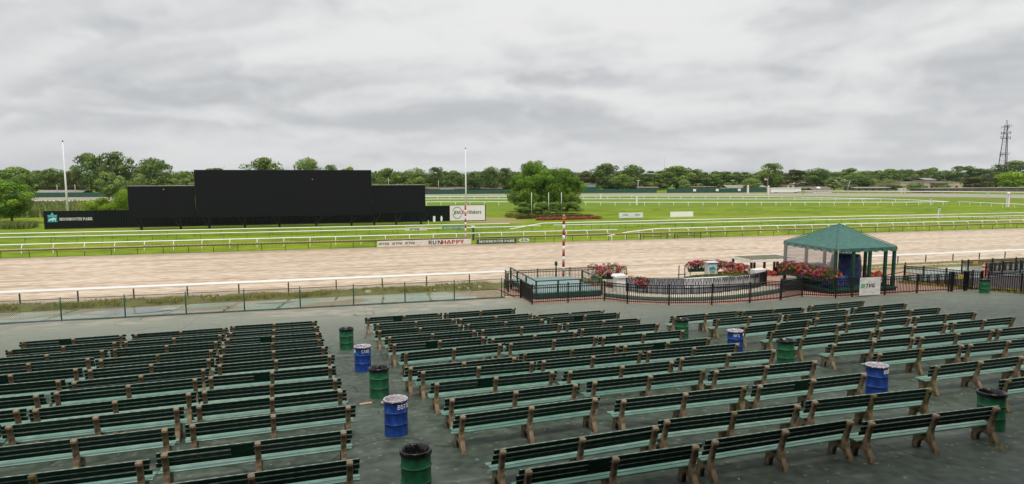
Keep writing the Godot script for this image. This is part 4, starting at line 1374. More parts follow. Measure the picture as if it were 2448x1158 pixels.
func crest(o: Node3D, at: Vector3, h: float) -> void:
	var k := h / 1.6
	var house := PackedVector2Array([Vector2(-0.78, 0.0), Vector2(0.78, 0.0), Vector2(0.72, 0.1), Vector2(0.66, 0.12), Vector2(0.66, 1.0), Vector2(0.74, 1.12), Vector2(0.6, 1.22), Vector2(0.45, 1.16), Vector2(0.22, 1.24), Vector2(0.16, 1.3), Vector2(0.12, 1.45), Vector2(0.0, 1.62), Vector2(-0.12, 1.45), Vector2(-0.16, 1.3), Vector2(-0.22, 1.24), Vector2(-0.45, 1.16), Vector2(-0.6, 1.22), Vector2(-0.74, 1.12), Vector2(-0.66, 1.0), Vector2(-0.66, 0.12), Vector2(-0.72, 0.1)])
	var s := st()
	prism(s, house, 0.03, Transform3D(Basis().scaled(Vector3(k, k, 1)), at))
	put("crest_house", done(s), M.logo_teal, o)
	s = st()
	prism(s, PackedVector2Array([Vector2(-0.62, 0.14), Vector2(0.62, 0.14), Vector2(0.62, 0.86), Vector2(-0.62, 0.86)]), 0.012, Transform3D(Basis().scaled(Vector3(k, k, 1)), at + Vector3(0, 0, 0.022)))
	put("crest_panel", done(s), M.logo_blue, o)
	s = st()
	for i in 4:
		prism(s, PackedVector2Array([Vector2(-0.08, 0), Vector2(0.08, 0), Vector2(0.08, 0.1), Vector2(0.0, 0.17), Vector2(-0.08, 0.1)]), 0.01, Transform3D(Basis().scaled(Vector3(k, k, 1)), at + Vector3((-0.45 + i * 0.3) * k, 0.92 * k, 0.022)))
	prism(s, PackedVector2Array([Vector2(-0.13, 1.22), Vector2(0.13, 1.22), Vector2(0.1, 1.38), Vector2(0.0, 1.46), Vector2(-0.1, 1.38)]), 0.01, Transform3D(Basis().scaled(Vector3(k, k, 1)), at + Vector3(0, 0, 0.022)))
	put("crest_windows", done(s), M.logo_lime, o)
	s = st()
	var horse := PackedVector2Array([Vector2(-0.55, 0.14), Vector2(-0.42, 0.14), Vector2(-0.36, 0.32), Vector2(-0.12, 0.36), Vector2(-0.06, 0.14), Vector2(0.1, 0.14), Vector2(0.14, 0.4), Vector2(0.3, 0.46), Vector2(0.36, 0.14), Vector2(0.5, 0.14), Vector2(0.46, 0.5), Vector2(0.58, 0.6), Vector2(0.5, 0.7), Vector2(0.36, 0.66), Vector2(0.12, 0.76), Vector2(-0.06, 0.64), Vector2(-0.34, 0.56), Vector2(-0.56, 0.4)])
	prism(s, horse, 0.012, Transform3D(Basis().scaled(Vector3(k, k, 1)), at + Vector3(0, 0, 0.036)))
	put("crest_horses", done(s), M.logo_pale, o)

func tvg(o: Node3D, x: float, y: float, z: float, h: float, mat: Material, leaf: Material) -> void:
	# a slanted green tile and slanted letters
	var s := st()
	prism(s, PackedVector2Array([Vector2(0, 0), Vector2(h * 1.25, 0), Vector2(h * 1.6, h), Vector2(h * 0.35, h)]), 0.01, Transform3D(Basis(), Vector3(x, y, z)))
	put("emblem", done(s), leaf, o)
	s = st()
	prism(s, PackedVector2Array([Vector2(h * 0.2, h * 0.1), Vector2(h * 0.4, h * 0.1), Vector2(h * 1.3, h * 0.85), Vector2(h * 1.1, h * 0.85)]), 0.006, Transform3D(Basis(), Vector3(x, y, z + 0.008)))
	put("emblem_stripe", done(s), M.sign_white, o)
	text("lettering", "TVG", "Droid Sans Bold", h, h * 3.0, mat, o, Vector3(x + h * 3.25, y + h * 0.5, z), 0.22)

# ------------------------------------------------------------------ boards, bed, grove and posts on the infield
func infield() -> void:
	# boards hung on the brown rail
	var o := thing("banner", "long pale banner with three small logos and a red and navy word", "banner", Vector3(11.35, 0, -82.62))
	put("sheet", box(Vector3(12.05, 0.78, 0.03), Vector3(0, 0.45, 0), 0.004), M.sign_tan, o)
	for i in 3:
		tvg(o, -5.85 + i * 1.62, 0.34, 0.022, 0.27, M.ink, M.tvg_green)
	text("lettering", "RUN", "Droid Sans Bold", 0.50, 1.72, M.navy, o, Vector3(1.30, 0.47, 0.02))
	text("lettering", "HAPPY", "Droid Sans Bold", 0.50, 2.9, M.ink_red, o, Vector3(3.62, 0.47, 0.02))
	o = thing("banner", "dark green banner with white serif lettering on the brown rail", "banner", Vector3(20.85, 0, -82.62))
	put("sheet", box(Vector3(5.35, 0.6, 0.03), Vector3(0, 0.40, 0), 0.004), M.sign_green, o)
	text("lettering", "MONMOUTH PARK", "Droid Serif Bold", 0.31, 4.9, M.white, o, Vector3(0, 0.40, 0.02))
	o = thing("banner", "small white bracket shaped plate with dark letters on the brown rail", "banner", Vector3(24.6, 0, -82.6))
	var s := st()
	prism(s, PackedVector2Array([Vector2(-0.72, 0.2), Vector2(-0.6, 0.0), Vector2(0.6, 0.0), Vector2(0.72, 0.2), Vector2(0.6, 0.4), Vector2(-0.6, 0.4)]), 0.03, Transform3D(Basis(), Vector3(0, 0.23, 0)))
	put("plate", done(s), M.sign_white, o)
	text("lettering", "\u2039RTN\u203a", "Droid Sans Bold", 0.24, 1.0, M.ink, o, Vector3(0, 0.43, 0.02))
	for y in [0.26, 0.6]:
		put("slat", box(Vector3(2.6, 0.06, 0.03), Vector3(0.25, y, -0.05)), M.dark_post, o)
	# boards hung on the thin rail beyond
	o = thing("banner", "narrow white banner with a green logo on the thin rail before the scoreboard", "banner", Vector3(12.0, 0, -97.25))
	put("sheet", box(Vector3(3.25, 0.48, 0.03), Vector3(0, 1.02, 0)), M.sign_white, o)
	tvg(o, -0.95, 0.84, 0.02, 0.30, M.ink, M.tvg_green)
	o = thing("banner", "narrow green banner with white letters behind the far striped pole", "banner", Vector3(17.85, 0, -97.2))
	put("sheet", box(Vector3(3.7, 0.46, 0.03), Vector3(0, 1.12, 0)), M.sign_teal, o)
	text("lettering", "MONMOUTH PARK", "Droid Serif Bold", 0.26, 3.3, M.white, o, Vector3(0, 1.1, 0.02))
	# free boards on the turf
	for b in [[60.3, true, "white board with two faint logos standing on the infield turf"], [72.2, false, "blank white board standing on the infield turf"]]:
		o = thing("board", b[2], "sign", Vector3(b[0], 0, -124), 0.0, "white boards on the infield turf")
		o.rotation.x = -0.08
		put("sheet", box(Vector3(5.5, 1.12, 0.06), Vector3(0, 0.6, 0), 0.01), M.sign_white if b[1] else M.white, o)
		for x in [-2.4, 2.4]:
			var ss := st()
			beam(ss, Vector3(x, 1.0, -0.05), Vector3(x, 0.0, -0.6), 0.06, 0.06)
			put("strut", done(ss), M.grey_post, o)
		if b[1]:
			for x in [-2.45, 0.2]:
				tvg(o, x, 0.48, 0.035, 0.36, M.grey_post, M.logo_pale)
	# flower bed: clipped grasses behind, red begonias before
	o = thing("flower_bed", "long curved bed of red flowers edged with brown ornamental grass", "flower bed", Vector3(45, 0, -125))
	var balls := []
	var r := RandomNumberGenerator.new()
	r.seed = 21
	for i in 60:
		var f := i / 59.0
		balls.append([Vector3(lerpf(-8.5, 7.4, f), 0.38, lerpf(-2.6, -1.0, f) - 2.2 * sin(f * PI) + r.randf_range(-0.5, 0.5)), Vector3(0.42, 0.42, 0.42)])
	for i in 14:
		balls.append([Vector3(-9.4 + i * 0.28, 0.45, -7.5 + i * 0.38), Vector3(0.5, 0.55, 0.5)])
	stuff("ornamental_grass", mound(5, balls, 9000, 0.09, [Color(0.13, 0.10, 0.035), Color(0.2, 0.13, 0.06), Color(0.08, 0.09, 0.02)]), M.flower, o)
	balls = []
	for i in 70:
		var f := i / 69.0
		balls.append([Vector3(lerpf(-5.6, 8.0, f), 0.26, lerpf(2.6, 1.6, f) - 0.4 * sin(f * PI) + r.randf_range(-1.3, 0.8)), Vector3(0.5, 0.32, 0.5)])
	stuff("begonias", mound(6, balls, 9000, 0.085, [Color(0.55, 0.09, 0.075), Color(0.65, 0.17, 0.13), Color(0.48, 0.06, 0.07), Color(0.07, 0.09, 0.02), Color(0.16, 0.10, 0.04), Color(0.22, 0.13, 0.07)]), M.flower, o)
	# hedge: four clipped shrubs side by side
	for h in [[-5.6, "leftmost"], [-1.9, "second from the left"], [1.8, "third from the left"], [5.6, "rightmost"]]:
		var t := tree("shrub", "dark leafy shrub in the hedge behind the flower bed, %s of four" % h[1], "shrub", Vector3(48.2 + h[0], 0, -142.2 + h[0] * 0.14), 2.9, 5.8, "B", M.leaf_hedge, 2 + int(h[0]) % 2, true, "shrubs of the hedge behind the flower bed")
		t.rotation.y = h[0]
	# the grove
	var g := [[-7.3, -150.0, 8.6, 8.5, "left edge tree of the bright green infield grove"], [-2.8, -152.0, 11.3, 9.5, "second tree from the left in the bright green infield grove"], [1.6, -150.5, 11.0, 9.5, "middle tree of the bright green infield grove"], [6.0, -151.0, 10.2, 9.0, "fourth tree from the left in the bright green infield grove"], [9.8, -150.0, 8.2, 7.0, "right edge tree of the bright green infield grove"]]
	for i in g.size():
		tree("grove_tree", g[i][4], "tree", Vector3(49.6 + g[i][0] * 0.78, 0, g[i][1]), g[i][2] * 0.98, g[i][3] * 0.93, "G", M.leaf_grove, i % 3, true, "trees of the infield grove")
	for p in [[43.8, "left of three slim white poles before the infield grove"], [47.9, "middle of three slim white poles before the infield grove"], [51.0, "right of three slim white poles before the infield grove"]]:
		tag(top("slim_pole", rod(Vector3(p[0], 0, -141.2), Vector3(p[0] - 0.02, 5.0, -141.2), 0.07, 0.06, 8), M.white), p[1], "pole", "slim white poles before the grove")
	# distance posts
	var posts := [
		[86.9, -175.2, 2.66, 0, "plain white distance post among the three far rails"], [121.0, -105.5, 2.17, 1, "white and black distance post nearest the right hand rails"],
		[170.9, -151.9, 2.04, 1, "white and blue distance post at the end of the lowest far rail"], [239.5, -188.9, 2.1, 1, "white and dark distance post on the far turn at the right"],
		[183.2, -138.5, 3.7, 2, "big white post with a pointed pink cap at the right edge"], [169.2, -204.2, 1.6, 1, "small white and dark post on the far turf"],
		[186.3, -246.9, 3.5, 2, "white and pink barber post left of the white trailer"], [186.8, -262.3, 3.4, 2, "white and pink barber post by the dark green screen"],
		[96.5, -224.3, 1.7, 0, "short white post on the highest far rail right of the grove"]]
	for p in posts:
		o = thing("distance_post", p[4], "post", Vector3(p[0], 0, p[1]), 0.0, "distance posts")
		var w := 0.42 if p[3] != 2 else 0.85
		if p[2] < 2.4 and p[3] != 1:
			w = 0.5
		put("shaft", box(Vector3(w, p[2], w * 0.6), Vector3(0, p[2] * 0.5, 0), 0.02), M.white, o)
		if p[3] == 1:
			put("stripe", box(Vector3(w * 0.34, p[2] * 0.86, 0.03), Vector3(0, p[2] * 0.46, w * 0.3 + 0.012)), M.navy, o)
			put("cap", box(Vector3(w * 1.1, 0.12, w * 0.7), Vector3(0, p[2] + 0.05, 0)), M.grey_post, o)
		if p[3] == 2:
			put("edge_stripe", box(Vector3(0.12, p[2] * 0.96, 0.03), Vector3(-w * 0.5 + 0.06, p[2] * 0.5, w * 0.3 + 0.012)), M.pink_ink, o)
			put("edge_stripe", box(Vector3(0.12, p[2] * 0.96, 0.03), Vector3(w * 0.5 - 0.06, p[2] * 0.5, w * 0.3 + 0.012)), M.pink_ink, o)
			var cp := st()
			lathe(cp, [Vector2(w * 0.72, 0), Vector2(w * 0.75, 0.08), Vector2(0.1, 0.5), Vector2(0.0, 0.55)], 4, Vector3(0, p[2], 0))
			put("cap", done(cp), M.sign_tan, o)
	o = thing("cart", "three tiny dark boxes on the far turf right of the grove", "box", Vector3(75.6, 0, -192.5))
	for i in 3:
		put("box", box(Vector3(0.7, 0.55, 0.6), Vector3(-1.3 + i * 1.2, 0.28, 0), 0.03), M.ink, o)
	# left side: two trees, a young reddish shrub, clipped grass, reeds and bushes
	tree("infield_tree", "bright green tree with a slim trunk on the infield at the left edge", "tree", Vector3(-57.2, 0, -140), 8.0, 8.8, "R", M.leaf_grove, 1, true)
	tree("infield_tree", "bright green tree cut by the left edge, behind the slim trunked one", "tree", Vector3(-63.5, 0, -145), 7.9, 8.5, "R", M.leaf_grove, 0, true)
	tree("shrub", "low reddish green shrub at the foot of the left edge trees", "shrub", Vector3(-58.8, 0, -136), 3.0, 4.0, "B", M.leaf_olive, 1, true)
	tag(top("ornamental_grass", blades(31, 5000, -68, -49.5, -131, -126.5, 0.7, 1.25, 0.05, 0.25, func(_x, _z): return true), M.leaf_reed), "row of brownish ornamental grass at the lower left of the infield", "grass").set_meta("kind", "stuff")
	tag(top("reeds", blades(32, 12000, -100, -42, -208, -158, 1.2, 2.1, 0.14, 0.2, func(_x, _z): return true), M.leaf_reed), "tall green reeds behind the wall's left end", "reeds").set_meta("kind", "stuff")
	tag(top("reeds", blades(33, 3000, -56, -40, -176, -162, 1.5, 2.3, 0.12, 0.2, func(x, z): return noise.get_noise_2d(x * 1.5, z) > -0.1), M.leaf_reed_tan), "tan feathery reeds behind the name panel", "reeds").set_meta("kind", "stuff")
	tree("bush", "yellow green bush behind the wall, left of the scoreboard", "bush", Vector3(-45.9, 0, -150), 4.6, 7.2, "B", M.leaf_lime, 0, true)
	tree("bush", "taller yellow green bush against the scoreboard's left edge", "bush", Vector3(-40.6, 0, -148), 6.4, 5.4, "B", M.leaf_lime, 1, true)

# ------------------------------------------------------------------ beyond the far turn
func far_side() -> void:
	var tones := {"dark": M.leaf_dark, "mid": M.leaf_mid, "light": M.leaf_light, "olive": M.leaf_olive, "lime": M.leaf_lime}
	for i in TREES.size():
		var t: Array = TREES[i]
		tree("pine_tree" if t[4] in ["P", "C"] else ("bush" if t[4] == "B" else "tree"), t[6], "bush" if t[4] == "B" else "tree", Vector3(t[0], 0, t[1]), t[2] / 0.98, t[3] * 1.18, t[4], tones[t[5]], (i * 7) % (4 if t[4] == "R" else 2), false, "trees and bushes beyond the far fence")
	# the wood behind them, one mass
	var mm := MultiMesh.new()
	mm.transform_format = MultiMesh.TRANSFORM_3D
	mm.mesh = crown(400, "B", 1500, 0.06, 22)
	mm.instance_count = 240
	for i in 240:
		var x := lerpf(-330, 640, i / 239.0) + rng.randf_range(-5, 5)
		var z := lerpf(-400, -440, rng.randf())
		var h := rng.randf_range(8.0, 11.5)
		mm.set_instance_transform(i, Transform3D(Basis(Vector3.UP, rng.randf() * TAU).scaled(Vector3(17, h, 17)), Vector3(x, -0.3, z)))
	var wood := MultiMeshInstance3D.new()
	wood.name = "woodland"
	wood.multimesh = mm
	wood.material_override = M.leaf_dark
	add_child(wood)
	tag(wood, "dark woodland closing the view behind all the other trees", "woodland").set_meta("kind", "stuff")
	# undergrowth along the fence
	var mu := MultiMesh.new()
	mu.transform_format = MultiMesh.TRANSFORM_3D
	mu.mesh = mm.mesh
	mu.instance_count = 150
	for i in 150:
		var x := lerpf(-260, 480, i / 149.0) + rng.randf_range(-3, 3)
		var h := rng.randf_range(3.0, 6.2)
		mu.set_instance_transform(i, Transform3D(Basis(Vector3.UP, rng.randf() * TAU).scaled(Vector3(11, h, 9)), Vector3(x, -0.3, -332 - rng.randf() * 30.0 + (maxf(x - 200.0, 0.0) * -0.1))))
	var under := MultiMeshInstance3D.new()
	under.name = "undergrowth"
	under.multimesh = mu
	under.material_override = M.leaf_mid
	add_child(under)
	tag(under, "bushy undergrowth under the far trees", "undergrowth").set_meta("kind", "stuff")
	# windscreen fences
	for f in [[[Vector3(-150, 0, -302), Vector3(-109.6, 0, -295), Vector3(-78.7, 0, -289.5), Vector3(-20, 0, -291), Vector3(41.3, 0, -293), Vector3(117.6, 0, -291.7), Vector3(152.2, 0, -285.6)], 1.75, "long green mesh screen fence along the far straight"], [[Vector3(155.8, 0, -282), Vector3(191.5, 0, -279), Vector3(215, 0, -283)], 2.0, "darker green screen fence with white plates, right of the gap"]]:
		var o := thing("screen_fence", f[2], "fence")
		for i in f[0].size() - 1:
			var s := st()
			beam(s, f[0][i] + Vector3(0, f[1] * 0.5, 0), f[0][i + 1] + Vector3(0, f[1] * 0.5, 0), 0.06, f[1])
			put("screen", done(s), M.screen_green, o)
			put("post", box(Vector3(0.14, f[1] + 0.15, 0.14), f[0][i] + Vector3(0, f[1] * 0.5 + 0.07, 0)), M.green_post, o)
		if f[1] > 1.9:
			for x in [169.2, 181.5, 193.7]:
				put("plate", box(Vector3(1.6, 1.15, 0.06), Vector3(x, 1.25, -280.0 + (x - 169) * 0.02 - 0.3 + 0.9)), M.white, o)
	shed("barn", "long low grey roofed barn behind the screen, left of the scoreboard", "barn", -116, -99.4, -306, 10, 1.5, 2.3, M.wall_olive, M.roof_grey, 6)
	shed("barn", "long brown roofed barn behind the screen, left of the grove", "barn", 44.5, 83.4, -320, 10, 1.5, 2.4, M.wall_olive, M.roof_brown, 9)
	shed("barn", "low brown roof right of the light mast", "barn", 159.7, 172, -320, 8, 1.4, 2.0, M.wall_olive, M.roof_brown, 3)
	shed("barn", "low flat roofed sheds above the dark screen", "shed", 192, 208, -320, 8, 1.8, 1.8, M.wall_brown, M.roof_grey, 4)
	shed("shed", "white gabled shed under the flat topped pines", "shed", 201.2, 210.5, -300, 7, 1.7, 3.0, M.white, M.roof_grey, 2)
	shed("barn", "grey roofed barn between the white shed and the trailer", "barn", 211.5, 230, -306, 9, 1.8, 2.8, M.wall_olive, M.roof_grey, 4)
	var tr := shed("trailer", "long white trailer below the brownish conifer", "trailer", 199.2, 215.9, -262, 3, 1.9, 1.9, M.white, M.white, 0, 0.42)
	for x in [-6.0, -5.0, 5.0, 6.0]:
		var wh := st()
		lathe(wh, [Vector2(0, -0.15), Vector2(0.42, -0.15), Vector2(0.45, 0.0), Vector2(0.42, 0.15), Vector2(0, 0.15)], 14)
		put("wheel", done(wh), M.ink, tr, Transform3D(Basis(Vector3(1, 0, 0), PI / 2), Vector3(x, 0.0, -0.2)))
	shed("barn", "brown barn behind the white clubhouse", "barn", 236, 254, -285, 9, 1.4, 2.3, M.wall_brown, M.roof_brown, 3)
	var ch := shed("clubhouse", "small white clubhouse with a hipped roof and dark windows", "clubhouse", 222.8, 233.6, -262, 6, 1.25, 2.2, M.white, M.roof_brown, 8)
	var cu := st()
	lathe(cu, [Vector2(1.5, 2.1), Vector2(1.5, 2.35), Vector2(0.1, 2.95), Vector2(0, 3.0)], 4, Vector3(0, 0, -3))
	put("cupola", done(cu), M.white, ch)
	shed("barn", "olive walled stable with a pale roof edge right of the leaning pole", "barn", 260.7, 283, -276, 8, 1.7, 2.1, M.wall_olive, M.roof_grey, 5)
	var bw := shed("stable", "long dark brown stable wall with a pale roof edge at the right", "stable", 276.5, 420, -250, 8, 1.95, 1.95, M.wall_brown, M.roof_grey, 0)
	for i in 14:
		put("door", box(Vector3(1.6, 1.5, 0.08), Vector3(-64 + i * 7.4, 0.8, 0.03)), M.wall_olive, bw)
	var bs := shed("store", "beige flat roofed store behind the stable at the right", "building", 304, 352.7, -290, 22, 4.2, 4.2, M.wall_beige, M.roof_grey, 0)
	put("awning", box(Vector3(13, 0.5, 3.0), Vector3(3, 3.9, 1.4)), M.roof_brown, bs)
	for i in 7:
		put("window", box(Vector3(1.7, 1.3, 0.1), Vector3(-6 + i * 3.6, 1.6, 0.03)), M.glass, bs)
	put("wall_panel", box(Vector3(9, 1.8, 0.12), Vector3(9.5, 1.2, 0.05)), M.wall_yellow, bs)
	shed("store", "grey gable on the beige store's roof", "building", 323, 331, -292, 8, 1.2, 2.2, M.roof_grey, M.roof_grey, 0, 4.4)
	shed("house", "pale house half hidden in the trees behind the clubhouse", "house", 262, 276, -330, 9, 3.0, 5.4, M.wall_beige, M.roof_grey, 3)
	shed("house", "second pale house in the trees right of the hidden one", "house", 300, 312, -332, 9, 3.0, 5.6, M.wall_beige, M.roof_grey, 3)
	var bo := shed("booth", "tiny white booth on stilts before the brown stable", "booth", 250.4, 252.6, -238, 2, 0.7, 0.7, M.white, M.white, 1, 1.5)
	for x in [-0.95, 0.95]:
		put("leg", box(Vector3(0.15, 1.5, 0.15), Vector3(x, -0.75, -0.2)), M.white, bo)
	# judges stand: green box with a windowed cabin
	var j := thing("judges_stand", "green judges stand with a row of white windows over the far screen", "stand", Vector3(122, 0, -298))
	put("base", box(Vector3(7.0, 2.6, 4), Vector3(0, 1.3, 0)), M.screen_green, j)
	put("cabin", box(Vector3(5.6, 1.3, 3.4), Vector3(0, 3.25, 0)), M.sign_teal, j)
	put("roof", box(Vector3(6.9, 0.25, 4.6), Vector3(0, 4.05, 0)), M.roof_grey, j)
	for i in 6:
		put("window", box(Vector3(0.62, 0.95, 0.08), Vector3(-2.2 + i * 0.88, 3.3, 1.72)), M.white, j)
	j = thing("judges_stand", "small dark windowed stand over the screen right of the scoreboard", "stand", Vector3(51, 0, -298))
	put("base", box(Vector3(7.5, 2.0, 4), Vector3(0, 1.0, 0)), M.screen_green, j)
	put("roof", box(Vector3(8.2, 0.25, 4.4), Vector3(0, 3.0, 0)), M.wall_brown, j)
	for i in 6:
		put("window", box(Vector3(0.7, 0.7, 0.08), Vector3(-2.6 + i * 1.05, 2.35, 2.0)), M.pale_pole, j)
	# poles and masts
	for p in [[25.3, 7.4, -305, "pale pole behind the right scoreboard wing"], [48.6, 6.0, -305, "short pale pole right of the scoreboard"], [321.8, 8.1, -300, "wooden utility pole above the store's left end"], [331.3, 10.5, -300, "tallest wooden utility pole above the store"], [346.5, 8.6, -300, "wooden utility pole beside the store's grey gable"], [374.1, 8.8, -300, "wooden utility pole left of the phone tower"], [-107.6, 4.8, -304, "short pole above the left barn's roof"], [-101.2, 4.8, -304, "short brown pole right of the left flagpole"], [313.0, 4.4, -255, "short pole before the store's right end"]]:
		var o := thing("utility_pole", p[3], "pole", Vector3(p[0], 0, p[2]), 0.0, "far poles")
		put("pole", rod(Vector3.ZERO, Vector3(0, p[1], 0), 0.16, 0.11, 6), M.pale_pole if p[0] < 100 else M.wood_pole, o)
		if p[0] > 300 and p[1] > 8:
			put("crossarm", box(Vector3(1.8, 0.16, 0.16), Vector3(0, p[1] - 0.6, 0)), M.wood_pole, o)
	var ws := st()
	for y in [8.0, 7.2]:
		tube(ws, PackedVector3Array([Vector3(270, y - 1.0, -300), Vector3(321.8, y - 0.4, -300), Vector3(331.3, y + 0.2, -300), Vector3(346.5, y - 0.2, -300), Vector3(374, y, -300), Vector3(420, y - 0.3, -300)]), 0.05, 0.05, 4)
	tag(top("power_lines", done(ws), M.grey_post), "thin power lines strung over the beige store", "wires")
	var lm := thing("light_mast", "pale twin headed light mast over the far screen", "light", Vector3(149.4, 0, -300))
	put("pole", rod(Vector3.ZERO, Vector3(0, 5.6, 0), 0.2, 0.15, 8), M.pale_pole, lm)
	for x in [-0.55, 0.55]:
		put("lamp_head", box(Vector3(0.5, 0.35, 0.4), Vector3(x, 5.75, 0)), M.white, lm)
	put("arm", box(Vector3(1.3, 0.12, 0.12), Vector3(0, 5.55, 0)), M.pale_pole, lm)
	tag(top("leaning_pole", rod(Vector3(249.8, 0, -270), Vector3(251.4, 5.8, -270), 0.14, 0.1, 6), M.pale_pole), "leaning pale pole before the dark bush", "pole")
	var fl := thing("flag", "small red and white flag flying over the white trailer", "flag", Vector3(214.5, 0, -285))
	put("pole", rod(Vector3.ZERO, Vector3(0, 7.4, 0), 0.08, 0.05, 6), M.pale_pole, fl)
	for i in 5:
		put("stripe", box(Vector3(2.0, 0.24, 0.03), Vector3(-1.05, 5.9 + i * 0.24 , 0)), M.ink_red if i % 2 == 0 else M.white, fl)
	put("canton", box(Vector3(0.85, 0.6, 0.035), Vector3(-0.5, 6.75, 0)), M.navy, fl)
	tag(top("radio_mast", rod(Vector3(229.7, 0, -420), Vector3(229.7, 22.6, -420), 0.28, 0.08, 5), M.pale_pole), "thin pale radio mast rising above the far trees", "mast")
	phone_tower()

func phone_tower() -> void:
	var h := 44.0
	var o := thing("phone_tower", "dark three legged mobile phone tower hung with antennas", "tower", Vector3(430.0, 0, -330), 0.35)
	var feet := []
	var heads := []
	for i in 3:
		var a := TAU * i / 3.0
		feet.append(Vector3(cos(a) * 3.6, 0, sin(a) * 3.6))
		heads.append(Vector3(cos(a) * 0.9, h - 3.0, sin(a) * 0.9))
		put("leg", rod(feet[i], heads[i], 0.3, 0.2, 6), M.steel, o)
	for lvl in 16:
		var f0 := lvl / 16.0
		var f1 := (lvl + 1) / 16.0
		var s := st()
		for i in 3:
			var j := (i + 1) % 3
			beam(s, feet[i].lerp(heads[i], f1), feet[j].lerp(heads[j], f1), 0.1, 0.1)
			beam(s, feet[i].lerp(heads[i], f0), feet[j].lerp(heads[j], f1), 0.08, 0.08)
		put("lattice", done(s), M.steel, o)
	var ss := st()
	for k in 50:
		beam(ss, Vector3(-0.3, k * 0.8, 1.0 - k * 0.012), Vector3(0.3, k * 0.8, 1.0 - k * 0.012), 0.06, 0.06)
	stuff("ladder", done(ss), M.steel, o)
	for y in [40.0, 36.0, 32.5, 22.0]:
		put("platform_ring", box(Vector3(4.6, 0.2, 0.25), Vector3(0, y, 0)), M.steel, o)
		put("platform_ring", box(Vector3(0.25, 0.2, 4.6), Vector3(0, y - 0.25, 0)), M.steel, o)
		for k in 6:
			var a: float = TAU * k / 6.0 + y
			put("antenna", box(Vector3(0.42, 1.9, 0.3), Vector3(cos(a) * 2.5, y + rng.randf_range(-0.3, 0.6), sin(a) * 2.5), 0.03), M.pale_pole if k % 3 else M.steel, o)
	put("top_frame", box(Vector3(2.4, 0.18, 0.18), Vector3(0, h, 0)), M.steel, o)
	for x in [-1.1, 1.1]:
		put("top_frame", box(Vector3(0.18, 3.0, 0.18), Vector3(x, h - 1.5, 0)), M.steel, o)

